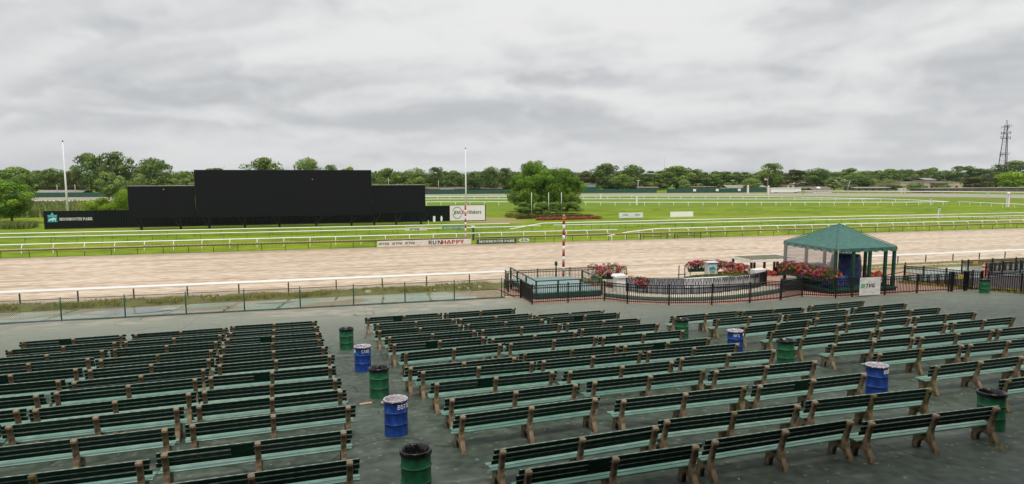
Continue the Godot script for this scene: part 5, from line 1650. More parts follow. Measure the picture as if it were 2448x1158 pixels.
# ------------------------------------------------------------------ chain-link fence, walkway and weedy bank
func apron_fence() -> void:
	var z := -42.72
	var x0 := -46.0
	var x1 := 11.3
	var kb := struct("fence_curb", box(Vector3(x1 - x0, 0.16, 0.28), Vector3((x0 + x1) * 0.5, gy(z) - 0.02, z), 0.02), M.curb)
	kb.set_meta("label", "dark low curb under the chain link fence")
	var o := thing("chain_link_fence", "green chain link fence between the apron and the walkway", "fence", Vector3(0, gy(z) + 0.05, z))
	var x := 11.1
	while x > x0:
		put("post", rod(Vector3(x, -0.05, 0), Vector3(x, 1.36, 0), 0.037, 0.037, 8), M.green_post, o)
		x -= 3.31
	put("top_rail", rod(Vector3(x0, 1.27, 0), Vector3(x1, 1.27, 0), 0.02, 0.02, 6), M.grey_post, o)
	var s := st()
	var hh := 1.26
	var gap := 0.105
	var n := int((x1 - x0 + hh) / gap)
	for i in n:
		for d in [1.0, -1.0]:
			var xa := x0 - hh + i * gap if d > 0 else x0 + i * gap
			var xb: float = xa + d * hh
			var ya := 0.0
			var yb := hh
			if d > 0 and xa < x0:
				ya = x0 - xa
				xa = x0
			if d > 0 and xb > x1:
				yb = hh - (xb - x1)
				xb = x1
			if d < 0 and xb < x0:
				yb = xa - x0
				xb = x0
			if xa > x1 or ya >= yb:
				continue
			beam(s, Vector3(xa, ya, 0), Vector3(xb, yb, 0), 0.014, 0.014)
	stuff("wire_mesh", done(s), M.green_post, o)
	# concrete walkway, slab by slab, weeds in the joints
	var wm := pictured(ground_picture(1280, 128, -46.0, -48.6, 80.0, -42.8, walk_colour), 0.22, 0.5)
	var walk := Node3D.new()
	walk.name = "walkway"
	walk.set_meta("kind", "structure")
	add_child(walk)
	var xs := -46.0
	while xs < 79.0:
		var w := 3.28
		var ms := sheet(xs + 0.03, xs + w - 0.03, -42.86, -48.5, 1, 3, func(_x, zz): return gy(zz) - 0.03)
		var arr := ms.surface_get_arrays(0)
		var uv: PackedVector2Array = arr[Mesh.ARRAY_TEX_UV]
		var vv: PackedVector3Array = arr[Mesh.ARRAY_VERTEX]
		for i in uv.size():
			uv[i] = Vector2((vv[i].x + 46.0) / 126.0, (vv[i].z + 48.6) / 5.8)
			vv[i].x += (vv[i].z + 45.0) * -0.10
		arr[Mesh.ARRAY_TEX_UV] = uv
		arr[Mesh.ARRAY_VERTEX] = vv
		var am := ArrayMesh.new()
		am.add_surface_from_arrays(Mesh.PRIMITIVE_TRIANGLES, arr)
		if xs < 9.0 or xs > 46.0:
			put("slab", am, wm, walk)
		xs += w
	struct("walkway_bed", sheet(-46, 82, -42.8, -48.8, 1, 3, func(_x, zz): return gy(zz) - 0.07), M.sand)
	var jr := func(xx: float, zz: float) -> bool:
		var ph := fposmod(xx + (zz + 45.0) * 0.10 + 46.0, 3.28)
		return (ph < 0.09 or ph > 3.19) and noise.get_noise_2d(xx * 3.0, zz * 2.0) > -0.1
	tag(top("joint_weeds", blades(61, 2600, -46, 9, -48.4, -42.9, 0.03, 0.10, 0.03, 0.6, jr), M.weed), "thin weeds growing in the walkway joints", "weeds").set_meta("kind", "stuff")
	# standing water
	for p in [[-12.6, -45.6, 2.9, 1.15, "puddle"], [-16.0, -42.35, 2.2, 0.22, "puddle"], [-3.8, -46.4, 1.3, 0.5, "puddle"]]:
		var poly := []
		var poly2 := []
		for i in 25:
			var a := TAU * i / 24.0
			var rr := 1.0 + 0.25 * noise.get_noise_2d(cos(a) * 12.0 + p[0] * 9.0, sin(a) * 12.0)
			var q := Vector3(p[0] + cos(a) * p[2] * rr, 0, p[1] + sin(a) * p[3] * rr)
			poly.append(Vector3(q.x, maxf(gy(q.z), gy(p[1])) + (0.005 if p[3] < 0.3 else -0.022), q.z))
			poly2.append(Vector3(p[0], gy(p[1]) + (0.005 if p[3] < 0.3 else -0.022), p[1]))
		struct("puddle", strip(poly, poly2), M.puddle)
	# the bank: heaped earth, grass and weeds before the outer rail
	var bank_y := func(xx: float, zz: float) -> float:
		var t := (zz + 49.3) / 1.35
		return gy(zz) + maxf(0.0, 1.0 - t * t) * (0.26 + 0.22 * noise.get_noise_2d(xx * 5.0, zz * 8.0)) - 0.02
	for part in [[-60.0, 15.0], [46.0, 110.0]]:
		struct("bank", sheet(part[0], part[1], -47.9, -50.7, 300, 12, bank_y), mottled(62, Vector3(0.25, 0.4, 0.6), [[0.0, 0.10, 0.07, 0.03], [0.42, 0.20, 0.15, 0.07], [0.58, 0.16, 0.17, 0.035], [1.0, 0.22, 0.24, 0.05]], 0.9, 1.5, true))
	var tuft := func(xx: float, zz: float) -> bool:
		return noise.get_noise_2d(xx * 2.2, zz * 5.0) + (0.12 if xx < -8.0 else -0.04) > 0.0
	for part in [[-60.0, 12.0, 14000], [46.0, 100.0, 1500]]:
		var bl := blades(63, part[2], part[0], part[1], -50.4, -48.1, 0.20, 0.38, 0.03, 0.5, tuft)
		tag(top("bank_grass", bl, M.weed), "rough yellow green grass on the bank, %s" % ("left of the platform" if part[0] < 0 else "far right"), "grass").set_meta("kind", "stuff")
	var st_ := [[2.4, -48.6, 0.3], [9.3, -48.5, 0.22], [9.9, -48.3, 0.16], [10.8, -48.4, 0.25], [6.6, -48.5, 0.15], [7.3, -48.4, 0.12]]
	for i in st_.size():
		var ro := st()
		lathe(ro, [Vector2(0, -0.1), Vector2(st_[i][2], -0.02), Vector2(st_[i][2] * 0.85, st_[i][2] * 0.5), Vector2(st_[i][2] * 0.3, st_[i][2] * 0.75), Vector2(0, st_[i][2] * 0.72)], 7, on(st_[i][0], st_[i][1], 0.05))
		tag(top("rock", done(ro), M.stone), ["biggest tan rock alone on the bank", "left rock of the group near the platform", "middle rock of the group near the platform", "right rock of the group near the platform", "small stone on the bank, left of a pair", "small stone on the bank, right of a pair"][i], "rock", "rocks on the bank")

# ------------------------------------------------------------------ the winner's circle
func curve_pts(list: Array, up := 0.0, n := 8) -> Array:
	var c := Curve3D.new()
	for i in list.size():
		var a: Vector2 = list[maxi(i - 1, 0)]
		var b: Vector2 = list[mini(i + 1, list.size() - 1)]
		var t := Vector3(b.x - a.x, 0, b.y - a.y) / 6.0
		c.add_point(Vector3(list[i].x, 0, list[i].y), -t, t)
	var o := []
	var m := list.size() * n
	for i in m + 1:
		var p := c.sample_baked(c.get_baked_length() * i / m)
		o.append(Vector3(p.x, gy(p.z) + up, p.z))
	return o

func winners_circle() -> void:
	# paving inside the fence: brick bands laid brick by brick near the fence
	var outer := [Vector2(12.1, -38.5), Vector2(16.83, -38.3), Vector2(17.53, -36.5), Vector2(19.39, -34.7), Vector2(21.8, -33.9), Vector2(24.27, -33.7), Vector2(26.8, -34.05), Vector2(29.19, -35.0), Vector2(30.4, -33.5), Vector2(34.15, -33.4), Vector2(40.5, -33.2)]
	var s := st()
	var poly := PackedVector2Array()
	for p in outer:
		poly.append(p)
	poly.append(Vector2(42.0, -34.0))
	poly.append(Vector2(42.4, -42.9))
	poly.append(Vector2(50.0, -46.4))
	poly.append(Vector2(50.0, -48.6))
	poly.append(Vector2(12.1, -48.6))
	var idx := Geometry2D.triangulate_polygon(poly)
	var place := func(p: Vector2, up: float) -> Vector3: return Vector3(p.x, gy(p.y) + up, p.y)
	# split each triangle so that the sheet follows the slope
	for k in range(0, idx.size(), 3):
		fill(s, poly[idx[k]], poly[idx[k + 1]], poly[idx[k + 2]], 3, 0.006)
	struct("brick_bed", done(s), M.paver)
	# herringbone would be lost at this size; running bond bricks, the nearest three hundred
	var br := Node3D.new()
	br.name = "brick_paving"
	br.set_meta("kind", "structure")
	add_child(br)
	var brick := box(Vector3(0.30, 0.05, 0.145), Vector3.ZERO, 0.008)
	var tones := [M.paver, mottled(71, Vector3(0.8, 0.8, 0.8), [[0.0, 0.3, 0.15, 0.11], [1.0, 0.44, 0.26, 0.2]], 0.75), mottled(72, Vector3(0.8, 0.8, 0.8), [[0.0, 0.36, 0.21, 0.16], [1.0, 0.5, 0.34, 0.27]], 0.75)]
	var line := curve_pts(outer.slice(0, 8), 0.0, 8)
	var c := Curve3D.new()
	for p in line:
		c.add_point(p)
	var cnt := 0
	var row := 0
	while row < 4:
		var d := 0.16 * (row % 2)
		while d < c.get_baked_length() and cnt < 296:
			var p := c.sample_baked(d)
			var q := c.sample_baked(minf(d + 0.05, c.get_baked_length()))
			var t := (q - p)
			t.y = 0
			t = t.normalized() if t.length() > 0.001 else Vector3(1, 0, 0)
			var nrm := Vector3(t.z, 0, -t.x)
			var w := p + nrm * (0.09 + row * 0.155)
			w.y = gy(w.z) - 0.012 + rng.randf_range(0.0, 0.006)
			put("brick", brick, tones[cnt % 3], br, Transform3D(Basis(Vector3.UP, -atan2(t.z, t.x)), w))
			cnt += 1
			d += 0.312
		row += 1
	# the iron fence round the platform and the circle
	var o := thing("iron_fence", "black iron picket fence in front of the platform, winner's circle and tent", "fence")
	var pts := []
	for p in [Vector2(12.3, -42.0), Vector2(11.96, -38.35), Vector2(14.37, -38.4), Vector2(16.83, -38.3), Vector2(17.53, -36.32), Vector2(19.39, -34.52), Vector2(21.8, -33.71), Vector2(24.27, -33.49), Vector2(26.8, -33.9), Vector2(29.19, -34.87), Vector2(30.4, -33.33), Vector2(31.64, -33.31), Vector2(34.15, -33.25), Vector2(36.78, -33.28), Vector2(39.2, -33.09)]:
		pts.append(on(p.x, p.y))
	iron_fence(o, pts)
	o = thing("gate", "small black iron gate at the end of the chain link fence", "gate")
	iron_fence(o, [on(11.35, -42.95), on(12.25, -42.1)], 1.18, 0.122, 0.05)
	o = thing("iron_fence", "black iron picket fence along the back of the green platform", "fence")
	iron_fence(o, [on(12.3, -45.4), on(12.75, -47.9), on(15.4, -48.0), on(18.1, -48.0), on(20.7, -48.1)], 1.35)
	# the presentation platform: deck boards, skirt, posts and handrail
	o = thing("platform", "low green presentation platform with a green handrail", "platform", on(15.3, -44.0))
	var b := o.position
	var fy := on(15.3, -40.75).y + 0.40
	for i in 23:
		put("deck_board", box(Vector3(4.75, 0.04, 0.265), Vector3(15.3, fy, -40.9 - i * 0.275) - b, 0.006), M.deck, o)
	for sx in [0, 1]:
		var x: float = 12.9 + sx * 4.8
		var ss := st()
		beam(ss, Vector3(x, fy - 0.17, -40.72) - b, Vector3(x, fy - 0.17, -47.2) - b, 0.06, 0.3)
		put("skirt", done(ss), M.platform, o)
	put("skirt", box(Vector3(4.86, 0.3, 0.06), Vector3(15.3, fy - 0.17, -40.70) - b), M.platform, o)
	put("edge_trim", box(Vector3(4.8, 0.05, 0.09), Vector3(15.3, fy + 0.03, -40.74) - b), M.deck, o)
	for x in [13.0, 15.3, 17.6]:
		for zz in [-40.85, -47.1]:
			put("foot", box(Vector3(0.14, 0.6, 0.14), Vector3(x, fy - 0.5, zz) - b), M.platform, o)
	var rails := [[Vector3(12.95, 0, -47.1), Vector3(12.95, 0, -40.66)], [Vector3(12.95, 0, -40.66), Vector3(17.65, 0, -40.66)], [Vector3(17.65, 0, -40.66), Vector3(17.65, 0, -44.2)]]
	for r in rails:
		for y in [0.86, 0.40]:
			var ss := st()
			beam(ss, r[0] + Vector3(0, fy + y, 0) - b, r[1] + Vector3(0, fy + y, 0) - b, 0.11 if y > 0.5 else 0.06, 0.07 if y > 0.5 else 0.06, 0.01)
			put("handrail" if y > 0.5 else "midrail", done(ss), M.platform, o)
	for p in [Vector2(12.95, -40.66), Vector2(14.5, -40.66), Vector2(16.1, -40.66), Vector2(17.65, -40.66), Vector2(17.65, -44.2), Vector2(12.95, -43.0), Vector2(12.95, -45.2), Vector2(12.95, -47.1)]:
		put("rail_post", box(Vector3(0.11, 0.95, 0.11), Vector3(p.x, fy + 0.38, p.y) - b, 0.01), M.platform, o)
	# box on a post by the striped pole
	o = thing("sensor_post", "green box on a post left of the striped finish pole", "post", on(17.35, -49.2))
	put("post", box(Vector3(0.08, 1.5, 0.08), Vector3(0, 0.75, 0)), M.grey_post, o)
	put("box", box(Vector3(0.2, 0.36, 0.2), Vector3(0, 1.66, 0), 0.03), M.green_post, o)
	# grass at the pole's foot
	tag(top("lawn", blades(64, 5000, 13, 21.5, -50.3, -48.2, 0.05, 0.16, 0.02, 0.4, func(_x, _z): return true), M.weed), "short grass behind the platform at the striped pole's foot", "grass").set_meta("kind", "stuff")
	# edging of the circle: green kerb, cream stones, dark rail footing, hoop fence
	var arch := [Vector2(20.2, -45.5), Vector2(20.45, -43.5), Vector2(20.75, -41.9), Vector2(21.2, -40.6), Vector2(22.06, -39.5), Vector2(23.74, -38.75), Vector2(25.4, -38.75), Vector2(27.12, -39.3), Vector2(28.94, -40.0), Vector2(30.53, -40.95), Vector2(31.9, -42.1), Vector2(32.8, -43.3)]
	var creamo := [Vector2(18.2, -41.6), Vector2(18.9, -40.0), Vector2(19.75, -38.4), Vector2(20.88, -37.4), Vector2(22.2, -36.8), Vector2(23.6, -36.6), Vector2(25.4, -36.75), Vector2(27.41, -37.4), Vector2(30.0, -38.5), Vector2(31.2, -39.4)]
	var kerbo := [Vector2(17.75, -40.2), Vector2(18.35, -38.5), Vector2(19.2, -37.2), Vector2(20.22, -36.3), Vector2(21.6, -35.7), Vector2(23.0, -35.45), Vector2(25.0, -35.65), Vector2(26.9, -36.2), Vector2(29.3, -37.2), Vector2(31.0, -38.2)]
	struct("stone_border", strip(curve_pts(creamo, 0.03), curve_pts([Vector2(20.0, -45.5), Vector2(20.2, -43.5), Vector2(20.55, -41.7), Vector2(21.1, -40.4), Vector2(22.0, -39.3), Vector2(23.74, -38.55), Vector2(25.4, -38.55), Vector2(27.2, -39.1), Vector2(29.0, -39.9), Vector2(30.6, -40.8)], 0.03)), M.stone)
	# cream stones standing proud, each its own piece
	var sto := Node3D.new()
	sto.name = "stone_edging"
	sto.set_meta("kind", "structure")
	add_child(sto)
	var rocks := []
	for v in 3:
		var rs := st()
		flat(rs)
		var ph := v * 7.3
		var pr := []
		for j in 4:
			var ring := []
			for k in 7:
				var a := TAU * k / 7.0
				var rr: float = [0.13, 0.155, 0.11, 0.0][j] * (1.0 + 0.35 * noise.get_noise_2d(cos(a) * 14 + ph, sin(a) * 14 + j * 3))
				ring.append(Vector3(cos(a) * rr * 1.25, [0.0, 0.06, 0.115, 0.125][j], sin(a) * rr))
			pr.append(ring)
		for j in 3:
			for k in 7:
				quad(rs, pr[j][k], pr[j + 1][k], pr[j + 1][(k + 1) % 7], pr[j][(k + 1) % 7])
		rocks.append(done(rs))
	var kc := Curve3D.new()
	for p in curve_pts(creamo, 0.02):
		kc.add_point(p)
	for rowi in 4:
		var d := 0.0
		while d < kc.get_baked_length():
			var p := kc.sample_baked(d)
			var q := kc.sample_baked(minf(d + 0.1, kc.get_baked_length()))
			var t := (q - p).normalized() if (q - p).length() > 0.001 else Vector3(1, 0, 0)
			var w := p + Vector3(t.z, 0, -t.x) * (0.2 + rowi * 0.33)
			put("stone", rocks[rng.randi() % 3], M.stone, sto, Transform3D(Basis(Vector3.UP, rng.randf() * TAU).scaled(Vector3.ONE * rng.randf_range(0.8, 1.15)), Vector3(w.x, gy(w.z) + 0.02, w.z)))
			d += 0.27
	s = st()
	var ka := curve_pts(kerbo, 0.0)
	var kb := curve_pts(creamo, 0.0)
	for i in ka.size() - 1:
		var hh := Vector3(0, 0.11, 0)
		quad(s, ka[i], ka[i] + hh, ka[i + 1] + hh, ka[i + 1])
		quad(s, ka[i] + hh, kb[i] + hh, kb[i + 1] + hh, ka[i + 1] + hh)
	struct("green_kerb", done(s), mottled(73, Vector3(0.4, 0.4, 0.4), [[0.0, 0.012, 0.03, 0.018], [0.6, 0.03, 0.06, 0.04], [1.0, 0.07, 0.09, 0.05]], 0.7, 1.0))
	o = thing("hoop_fence", "low black hoop topped garden fence curving round the winner's circle", "fence")
	hoop_fence(o, curve_pts(arch, 0.0, 5), 1.1)
	# grey walk inside, sand towards the rail
	struct("grey_walk", strip(curve_pts([Vector2(20.5, -45.5), Vector2(20.9, -43.0), Vector2(21.5, -40.9), Vector2(22.4, -39.7), Vector2(24.2, -39.0), Vector2(26.5, -39.2), Vector2(29.0, -40.2), Vector2(31.0, -41.6)], 0.012), curve_pts([Vector2(21.5, -47.5), Vector2(23.5, -48.9), Vector2(25.5, -49.4), Vector2(27.5, -49.4), Vector2(29.0, -48.5), Vector2(30.0, -46.0), Vector2(31.0, -44.0), Vector2(32.0, -43.0)], 0.012)), M.walk_grey)
	struct("sandy_verge", sheet(20.6, 36, -47.6, -51.0, 20, 6, func(x, zz): return gy(zz) + 0.008 + 0.03 * noise.get_noise_2d(x * 3.0, zz * 3.0)), M.sand)
	# raised bed with its white wall
	o = thing("raised_bed", "raised flower bed with a low white retaining wall in the winner's circle", "planter", on(28.0, -42.1))
	b = o.position
	put("wall", box(Vector3(6.3, 0.72, 0.25), Vector3(28.0, gy(-42.0) + 0.46, -42.0) - b, 0.02), M.white, o)
	put("base_shadow", box(Vector3(6.35, 0.12, 0.3), Vector3(28.0, gy(-42.0) + 0.06, -41.98) - b, 0.01), M.ink, o)  # dark strip drawn for the shadow at the wall's base
	put("soil", box(Vector3(4.2, 0.4, 3.3), Vector3(28.95, gy(-43.0) + 0.22, -43.8) - b), M.mulch, o)
	stuff("ground_cover", mound(81, row_of_balls(82, Vector3(26.4, gy(-43) + 0.68, -43.0) - b, Vector3(30.7, gy(-43) + 0.68, -43.2) - b, 16, Vector3(0.5, 0.14, 0.9)), 5200, 0.05, [Color(0.10, 0.17, 0.02), Color(0.16, 0.22, 0.03), Color(0.06, 0.11, 0.02)]), M.flower, o)
	# flowers
	flower_bank("flower_stand", "tall stand of pink and coral flowers behind the green platform", on(19.5, -47.0, 1.15), on(22.0, -46.6, 1.05), Vector3(0.55, 0.55, 0.5), 0.6, 301)
	flower_bank("flower_stand", "pink and red flower stand by the rail, left of the white lectern", on(28.6, -47.8, 1.15), on(31.2, -47.6, 1.2), Vector3(0.5, 0.42, 0.45), 0.65, 302)
	flower_bank("flower_stand", "pink flower row between the lectern and the white box", on(30.4, -46.2, 1.25), on(33.0, -46.0, 0.9), Vector3(0.42, 0.34, 0.42), 0.6, 303)
	flower_bank("flower_patch", "low red and orange flowers at the lectern's foot", on(30.2, -44.9, 0.75), on(31.4, -44.7, 0.75), Vector3(0.4, 0.22, 0.35), 0.1, 304, false)
	flower_bank("flower_stand", "small pink flower basket hung on the hoop fence by the white pedestal", on(20.45, -41.0, 0.85), on(20.95, -40.6, 0.8), Vector3(0.3, 0.3, 0.26), 0.9, 305)
	flower_bank("flower_patch", "few red flowers on the bed just right of the white box", on(33.3, -44.3, 0.7), on(34.2, -44.2, 0.65), Vector3(0.3, 0.2, 0.3), 0.1, 306, false)
	o = thing("watering_arm", "curved green pipe over the tall flower stand", "pipe", on(21.9, -46.6))
	var ap := PackedVector3Array()
	for i in 9:
		var a := PI * i / 10.0
		ap.append(Vector3(0.25 + 0.22 * cos(PI - a), 1.25 + 0.22 * sin(a), 0))
	ap.append(Vector3(0.47, 0.0, 0))
	var ps := st()
	tube(ps, ap, 0.035, 0.035, 6)
	put("pipe", done(ps, true), M.green_post, o)
	o = thing("rail_bracket", "green rail bracket at the left end of the flower stand by the lectern", "frame", on(27.7, -47.8))
	for x in [0.0, 0.55]:
		put("post", box(Vector3(0.06, 1.25, 0.06), Vector3(x, 0.62, 0)), M.green_post, o)
	put("bar", box(Vector3(0.8, 0.06, 0.05), Vector3(0.3, 0.45, 0)), M.green_post, o)
	# white pedestal, lectern, white box
	o = thing("pedestal", "white pedestal with an overhanging cap inside the hoop fence", "pedestal", on(19.75, -42.3))
	put("shaft", box(Vector3(0.72, 1.12, 0.62), Vector3(0, 0.56, 0), 0.02), M.white, o)
	var cp := st()
	prism(cp, PackedVector2Array([Vector2(-0.48, 0), Vector2(0.48, 0), Vector2(0.48, 0.09), Vector2(0.36, 0.19), Vector2(-0.36, 0.19), Vector2(-0.48, 0.09)]), 0.86, Transform3D(Basis(), Vector3(0, 1.12, 0)), 0.02)
	put("cap", done(cp), M.white, o)
	o = thing("lectern", "white lectern with a pale blue picture panel among the flowers", "lectern", on(29.75, -46.3))
	put("body", box(Vector3(0.86, 1.05, 0.5), Vector3(0, 0.98, 0), 0.02), M.sign_white, o)
	put("top_board", box(Vector3(1.02, 0.07, 0.7), Vector3(0.02, 1.54, 0), 0.015), M.sign_white, o)
	put("picture", box(Vector3(0.62, 0.42, 0.02), Vector3(-0.02, 1.14, 0.262)), M.logo_pale, o)
	var hs := st()
	prism(hs, PackedVector2Array([Vector2(-0.3, 0), Vector2(0.3, 0), Vector2(0.26, 0.12), Vector2(0.06, 0.3), Vector2(-0.1, 0.2), Vector2(-0.26, 0.26)]), 0.012, Transform3D(Basis(), Vector3(-0.02, 0.96, 0.278)))
	put("picture_shape", done(hs), M.logo_teal, o)
	text("lettering", "TVG", "Droid Sans Bold", 0.13, 0.42, M.grey_post, o, Vector3(-0.02, 0.76, 0.255), 0.2)
	for x in [-0.36, 0.36]:
		put("leg", box(Vector3(0.07, 0.5, 0.07), Vector3(x, 0.24, 0)), M.sign_white, o)
	o = thing("white_box", "white box on a dark stand in front of the flat roofed shelter", "box", on(32.3, -43.6), 0.06)
	put("box", box(Vector3(1.18, 0.5, 0.55), Vector3(0, 0.86, 0), 0.02), M.white, o)
	put("stand", box(Vector3(0.5, 0.62, 0.4), Vector3(-0.1, 0.3, 0), 0.02), M.ink, o)
	# flat roofed shelter at the rail
	o = thing("shelter", "low flat roofed shelter with a white edge by the track", "shelter", on(36.2, -48.6))
	b = o.position
	put("roof", box(Vector3(4.6, 0.1, 2.9), Vector3(36.5, 1.90, -48.6) - b, 0.01), M.wall_olive, o)
	for e_ in [[Vector3(4.8, 0.2, 0.08), Vector3(36.5, 1.88, -47.1)], [Vector3(4.8, 0.2, 0.08), Vector3(36.5, 1.88, -50.1)], [Vector3(0.08, 0.2, 2.92), Vector3(34.14, 1.88, -48.6)], [Vector3(0.08, 0.2, 2.92), Vector3(38.86, 1.88, -48.6)]]:
		put("fascia", box(e_[0], e_[1] - b, 0.01), M.white, o)
	for p in [Vector2(34.3, -47.3), Vector2(35.6, -47.3), Vector2(36.9, -47.3), Vector2(38.6, -47.3), Vector2(34.3, -49.9), Vector2(36.5, -49.9), Vector2(38.6, -49.9)]:
		put("post", box(Vector3(0.16, 1.6, 0.16), Vector3(p.x, gy(p.y) + 0.72, p.y) - b), M.iron, o)
	put("rear_wall", box(Vector3(1.9, 0.7, 0.1), Vector3(37.6, gy(-47.4) + 0.4, -47.45) - b), M.iron, o)

func fill(s: SurfaceTool, a: Vector2, b: Vector2, c: Vector2, n: int, up: float) -> void:
	if n == 0:
		if (b - a).cross(c - a) < 0:
			var t := b
			b = c
			c = t
		tri(s, Vector3(a.x, gy(a.y) + up, a.y), Vector3(b.x, gy(b.y) + up, b.y), Vector3(c.x, gy(c.y) + up, c.y))
		return
	var ab := (a + b) * 0.5
	var bc := (b + c) * 0.5
	var ca := (c + a) * 0.5
	fill(s, a, ab, ca, n - 1, up)
	fill(s, ab, b, bc, n - 1, up)
	fill(s, ca, bc, c, n - 1, up)
	fill(s, ab, bc, ca, n - 1, up)

# ------------------------------------------------------------------ the green tent
func kiosk() -> void:
	var y0 := gy(-37.5)
	var o := thing("tent", "green hipped canvas tent on green posts with a scalloped edge", "tent", Vector3(34.3, y0, -37.6))
	var W := 2.5
	var D := 2.55
	var eave := 4.36 - y0
	var apex := 5.78 - y0
	# canvas with a slight sag between the hips
	var s := st()
	var corners := [Vector3(-W, eave, D), Vector3(W, eave, D), Vector3(W, eave, -D), Vector3(-W, eave, -D)]
	for i in 4:
		var a: Vector3 = corners[i]
		var c: Vector3 = corners[(i + 1) % 4]
		var tip := Vector3(0, apex, 0)
		var n := 8
		var grid := []
		for j in n + 1:
			var row := []
			var f := float(j) / n
			for k in n + 1:
				var p := a.lerp(c, float(k) / n).lerp(tip, f)
				var sag := 0.16 * sin(PI * float(k) / n) * sin(PI * clampf(f * 0.9 + 0.1, 0, 1)) * (1.0 - f) + 0.05 * sin(PI * f)
				p.y -= sag
				p.y += 0.012 * noise.get_noise_2d(p.x * 20.0 + i * 30, p.z * 20.0)
				row.append(p)
			grid.append(row)
		for j in n:
			for k in n:
				quad(s, grid[j][k], grid[j + 1][k], grid[j + 1][k + 1], grid[j][k + 1])
	put("canopy", done(s, true), M.canvas, o)
	# hips and valance
	for i in 4:
		put("hip_seam", rod(corners[i] + Vector3(0, 0.03, 0), Vector3(0, apex + 0.01, 0), 0.025, 0.02, 5), M.canvas, o)
		var a: Vector3 = corners[i]
		var c: Vector3 = corners[(i + 1) % 4]
		var out := Vector3(a.x + c.x, 0, a.z + c.z).normalized()
		var v := st()
		var n := 48
		for k in n:
			var f0 := float(k) / n
			var f1 := float(k + 1) / n
			var P := []
			for f in [f0, f1]:
				var p := a.lerp(c, f)
				var drop := 0.20 + 0.09 * absf(sin(f * PI * 7.0))
				var wav := out * (0.03 + 0.03 * sin(f * 41.0 + i))
				P.append([p + out * 0.02, p + wav + Vector3(0, -drop, 0)])
			quad(v, P[0][0], P[1][0], P[1][1], P[0][1])
		put("valance", done(v, true), M.canvas, o)
	for p in [Vector2(-W, D), Vector2(-1.0, D), Vector2(0.4, D), Vector2(1.75, D), Vector2(W, D), Vector2(W, -D), Vector2(-W, -D), Vector2(-0.6, -D), Vector2(1.1, -D), Vector2(W, 0.0)]:
		put("post", box(Vector3(0.18, eave, 0.18), Vector3(p.x * 0.96, eave * 0.5 - 0.05, p.y * 0.96), 0.012), M.green_post, o)
	put("deck", box(Vector3(5.3, 0.14, 5.1), Vector3(0, 0.42, 0), 0.01), M.platform, o)
	put("deck_edge", box(Vector3(5.34, 0.1, 0.05), Vector3(0, 0.43, 2.57)), M.green_post, o)
	put("skirt", box(Vector3(5.2, 0.55, 0.06), Vector3(0, 0.12, 2.5)), M.ink, o)
	put("skirt", box(Vector3(0.06, 0.55, 5.0), Vector3(-2.58, 0.12, 0)), M.ink, o)
	put("clear_side", box(Vector3(0.012, eave - 1.1, 4.9), Vector3(-2.52, 0.5 + (eave - 0.55) * 0.5 + 0.3, 0)), M.vinyl, o)
	put("clear_side", box(Vector3(5.0, eave - 1.1, 0.012), Vector3(0, 0.5 + (eave - 0.55) * 0.5 + 0.3, -2.42)), M.vinyl, o)
	put("pull_pole", rod(Vector3(-W + 0.12, 0.2, D + 0.1), Vector3(-W + 0.16, eave - 0.05, D + 0.05), 0.03, 0.03, 6), M.tan_rail, o)
	for p in [Vector2(2.0, 2.25), Vector2(2.35, 1.5)]:
		put("planter_post", box(Vector3(0.4, 0.8, 0.35), Vector3(p.x, 0.2, p.y), 0.02), M.ink, o)
	# covered equipment
	var t := thing("covered_cart", "tall blue tarpaulin covered equipment inside the green tent", "cover", Vector3(34.75, y0 + 0.49, -37.3))
	var ts := st()
	var rings := []
	for j in 9:
		var f := j / 8.0
		var ring := []
		var w := 0.98 * (1.0 - 0.06 * f) if j < 7 else (0.86 if j == 7 else 0.0)
		var yy := 1.92 * minf(f * 1.12, 1.0) if j < 7 else (2.02 if j == 7 else 2.03)
		for k in 24:
			var a := TAU * k / 24.0
			var sq := pow(pow(absf(cos(a)), 4.0) + pow(absf(sin(a)), 4.0), -0.25)
			var fold := 1.0 + 0.05 * sin(k * 2.6) * (1.0 - f)
			ring.append(Vector3(cos(a) * sq * w * fold, yy, sin(a) * sq * w * 0.7 * fold))
		rings.append(ring)
	for j in 8:
		for k in 24:
			quad(ts, rings[j][k], rings[j + 1][k], rings[j + 1][(k + 1) % 24], rings[j][(k + 1) % 24])
	put("tarpaulin", done(ts, true), M.tarp, t)
	t = thing("covered_table", "low blue covered table in the tent behind the flower box", "cover", Vector3(32.9, y0 + 0.49, -36.2))
	put("cover", box(Vector3(1.5, 0.75, 0.8), Vector3(0, 0.37, 0), 0.08), M.tarp, t)
	t = thing("equipment_case", "dark boxy equipment behind the tent's clear side", "box", Vector3(33.2, y0 + 0.49, -39.0))
	put("case", box(Vector3(1.9, 0.95, 0.7), Vector3(0, 0.72, 0), 0.04), M.ink, t)
	put("base", box(Vector3(1.7, 0.3, 0.6), Vector3(0, 0.15, 0)), M.iron, t)
	# flower boxes on the tent's left side, dipping towards the viewer
	flower_bank("flower_box", "long box of red and pink geraniums along the tent's left side", Vector3(31.45, gy(-39.6) + 1.55, -39.9), Vector3(31.75, gy(-35.0) + 1.25, -35.0), Vector3(0.45, 0.40, 0.45), 0.5, 311)
	flower_bank("flower_box", "smaller flower box seen through the tent's right posts", Vector3(36.9, gy(-41.2) + 1.25, -41.2), Vector3(38.7, gy(-41.4) + 1.1, -41.4), Vector3(0.4, 0.3, 0.35), 0.6, 312)
	flower_bank("flower_patch", "small yellow and red flowers right of the tent", Vector3(40.6, gy(-41.4) + 0.45, -41.4), Vector3(41.4, gy(-40.6) + 0.4, -40.8), Vector3(0.3, 0.3, 0.3), 0.2, 313, false)
	var h := thing("hoop_fence", "low black hoop topped fence behind the tent's right side", "fence")
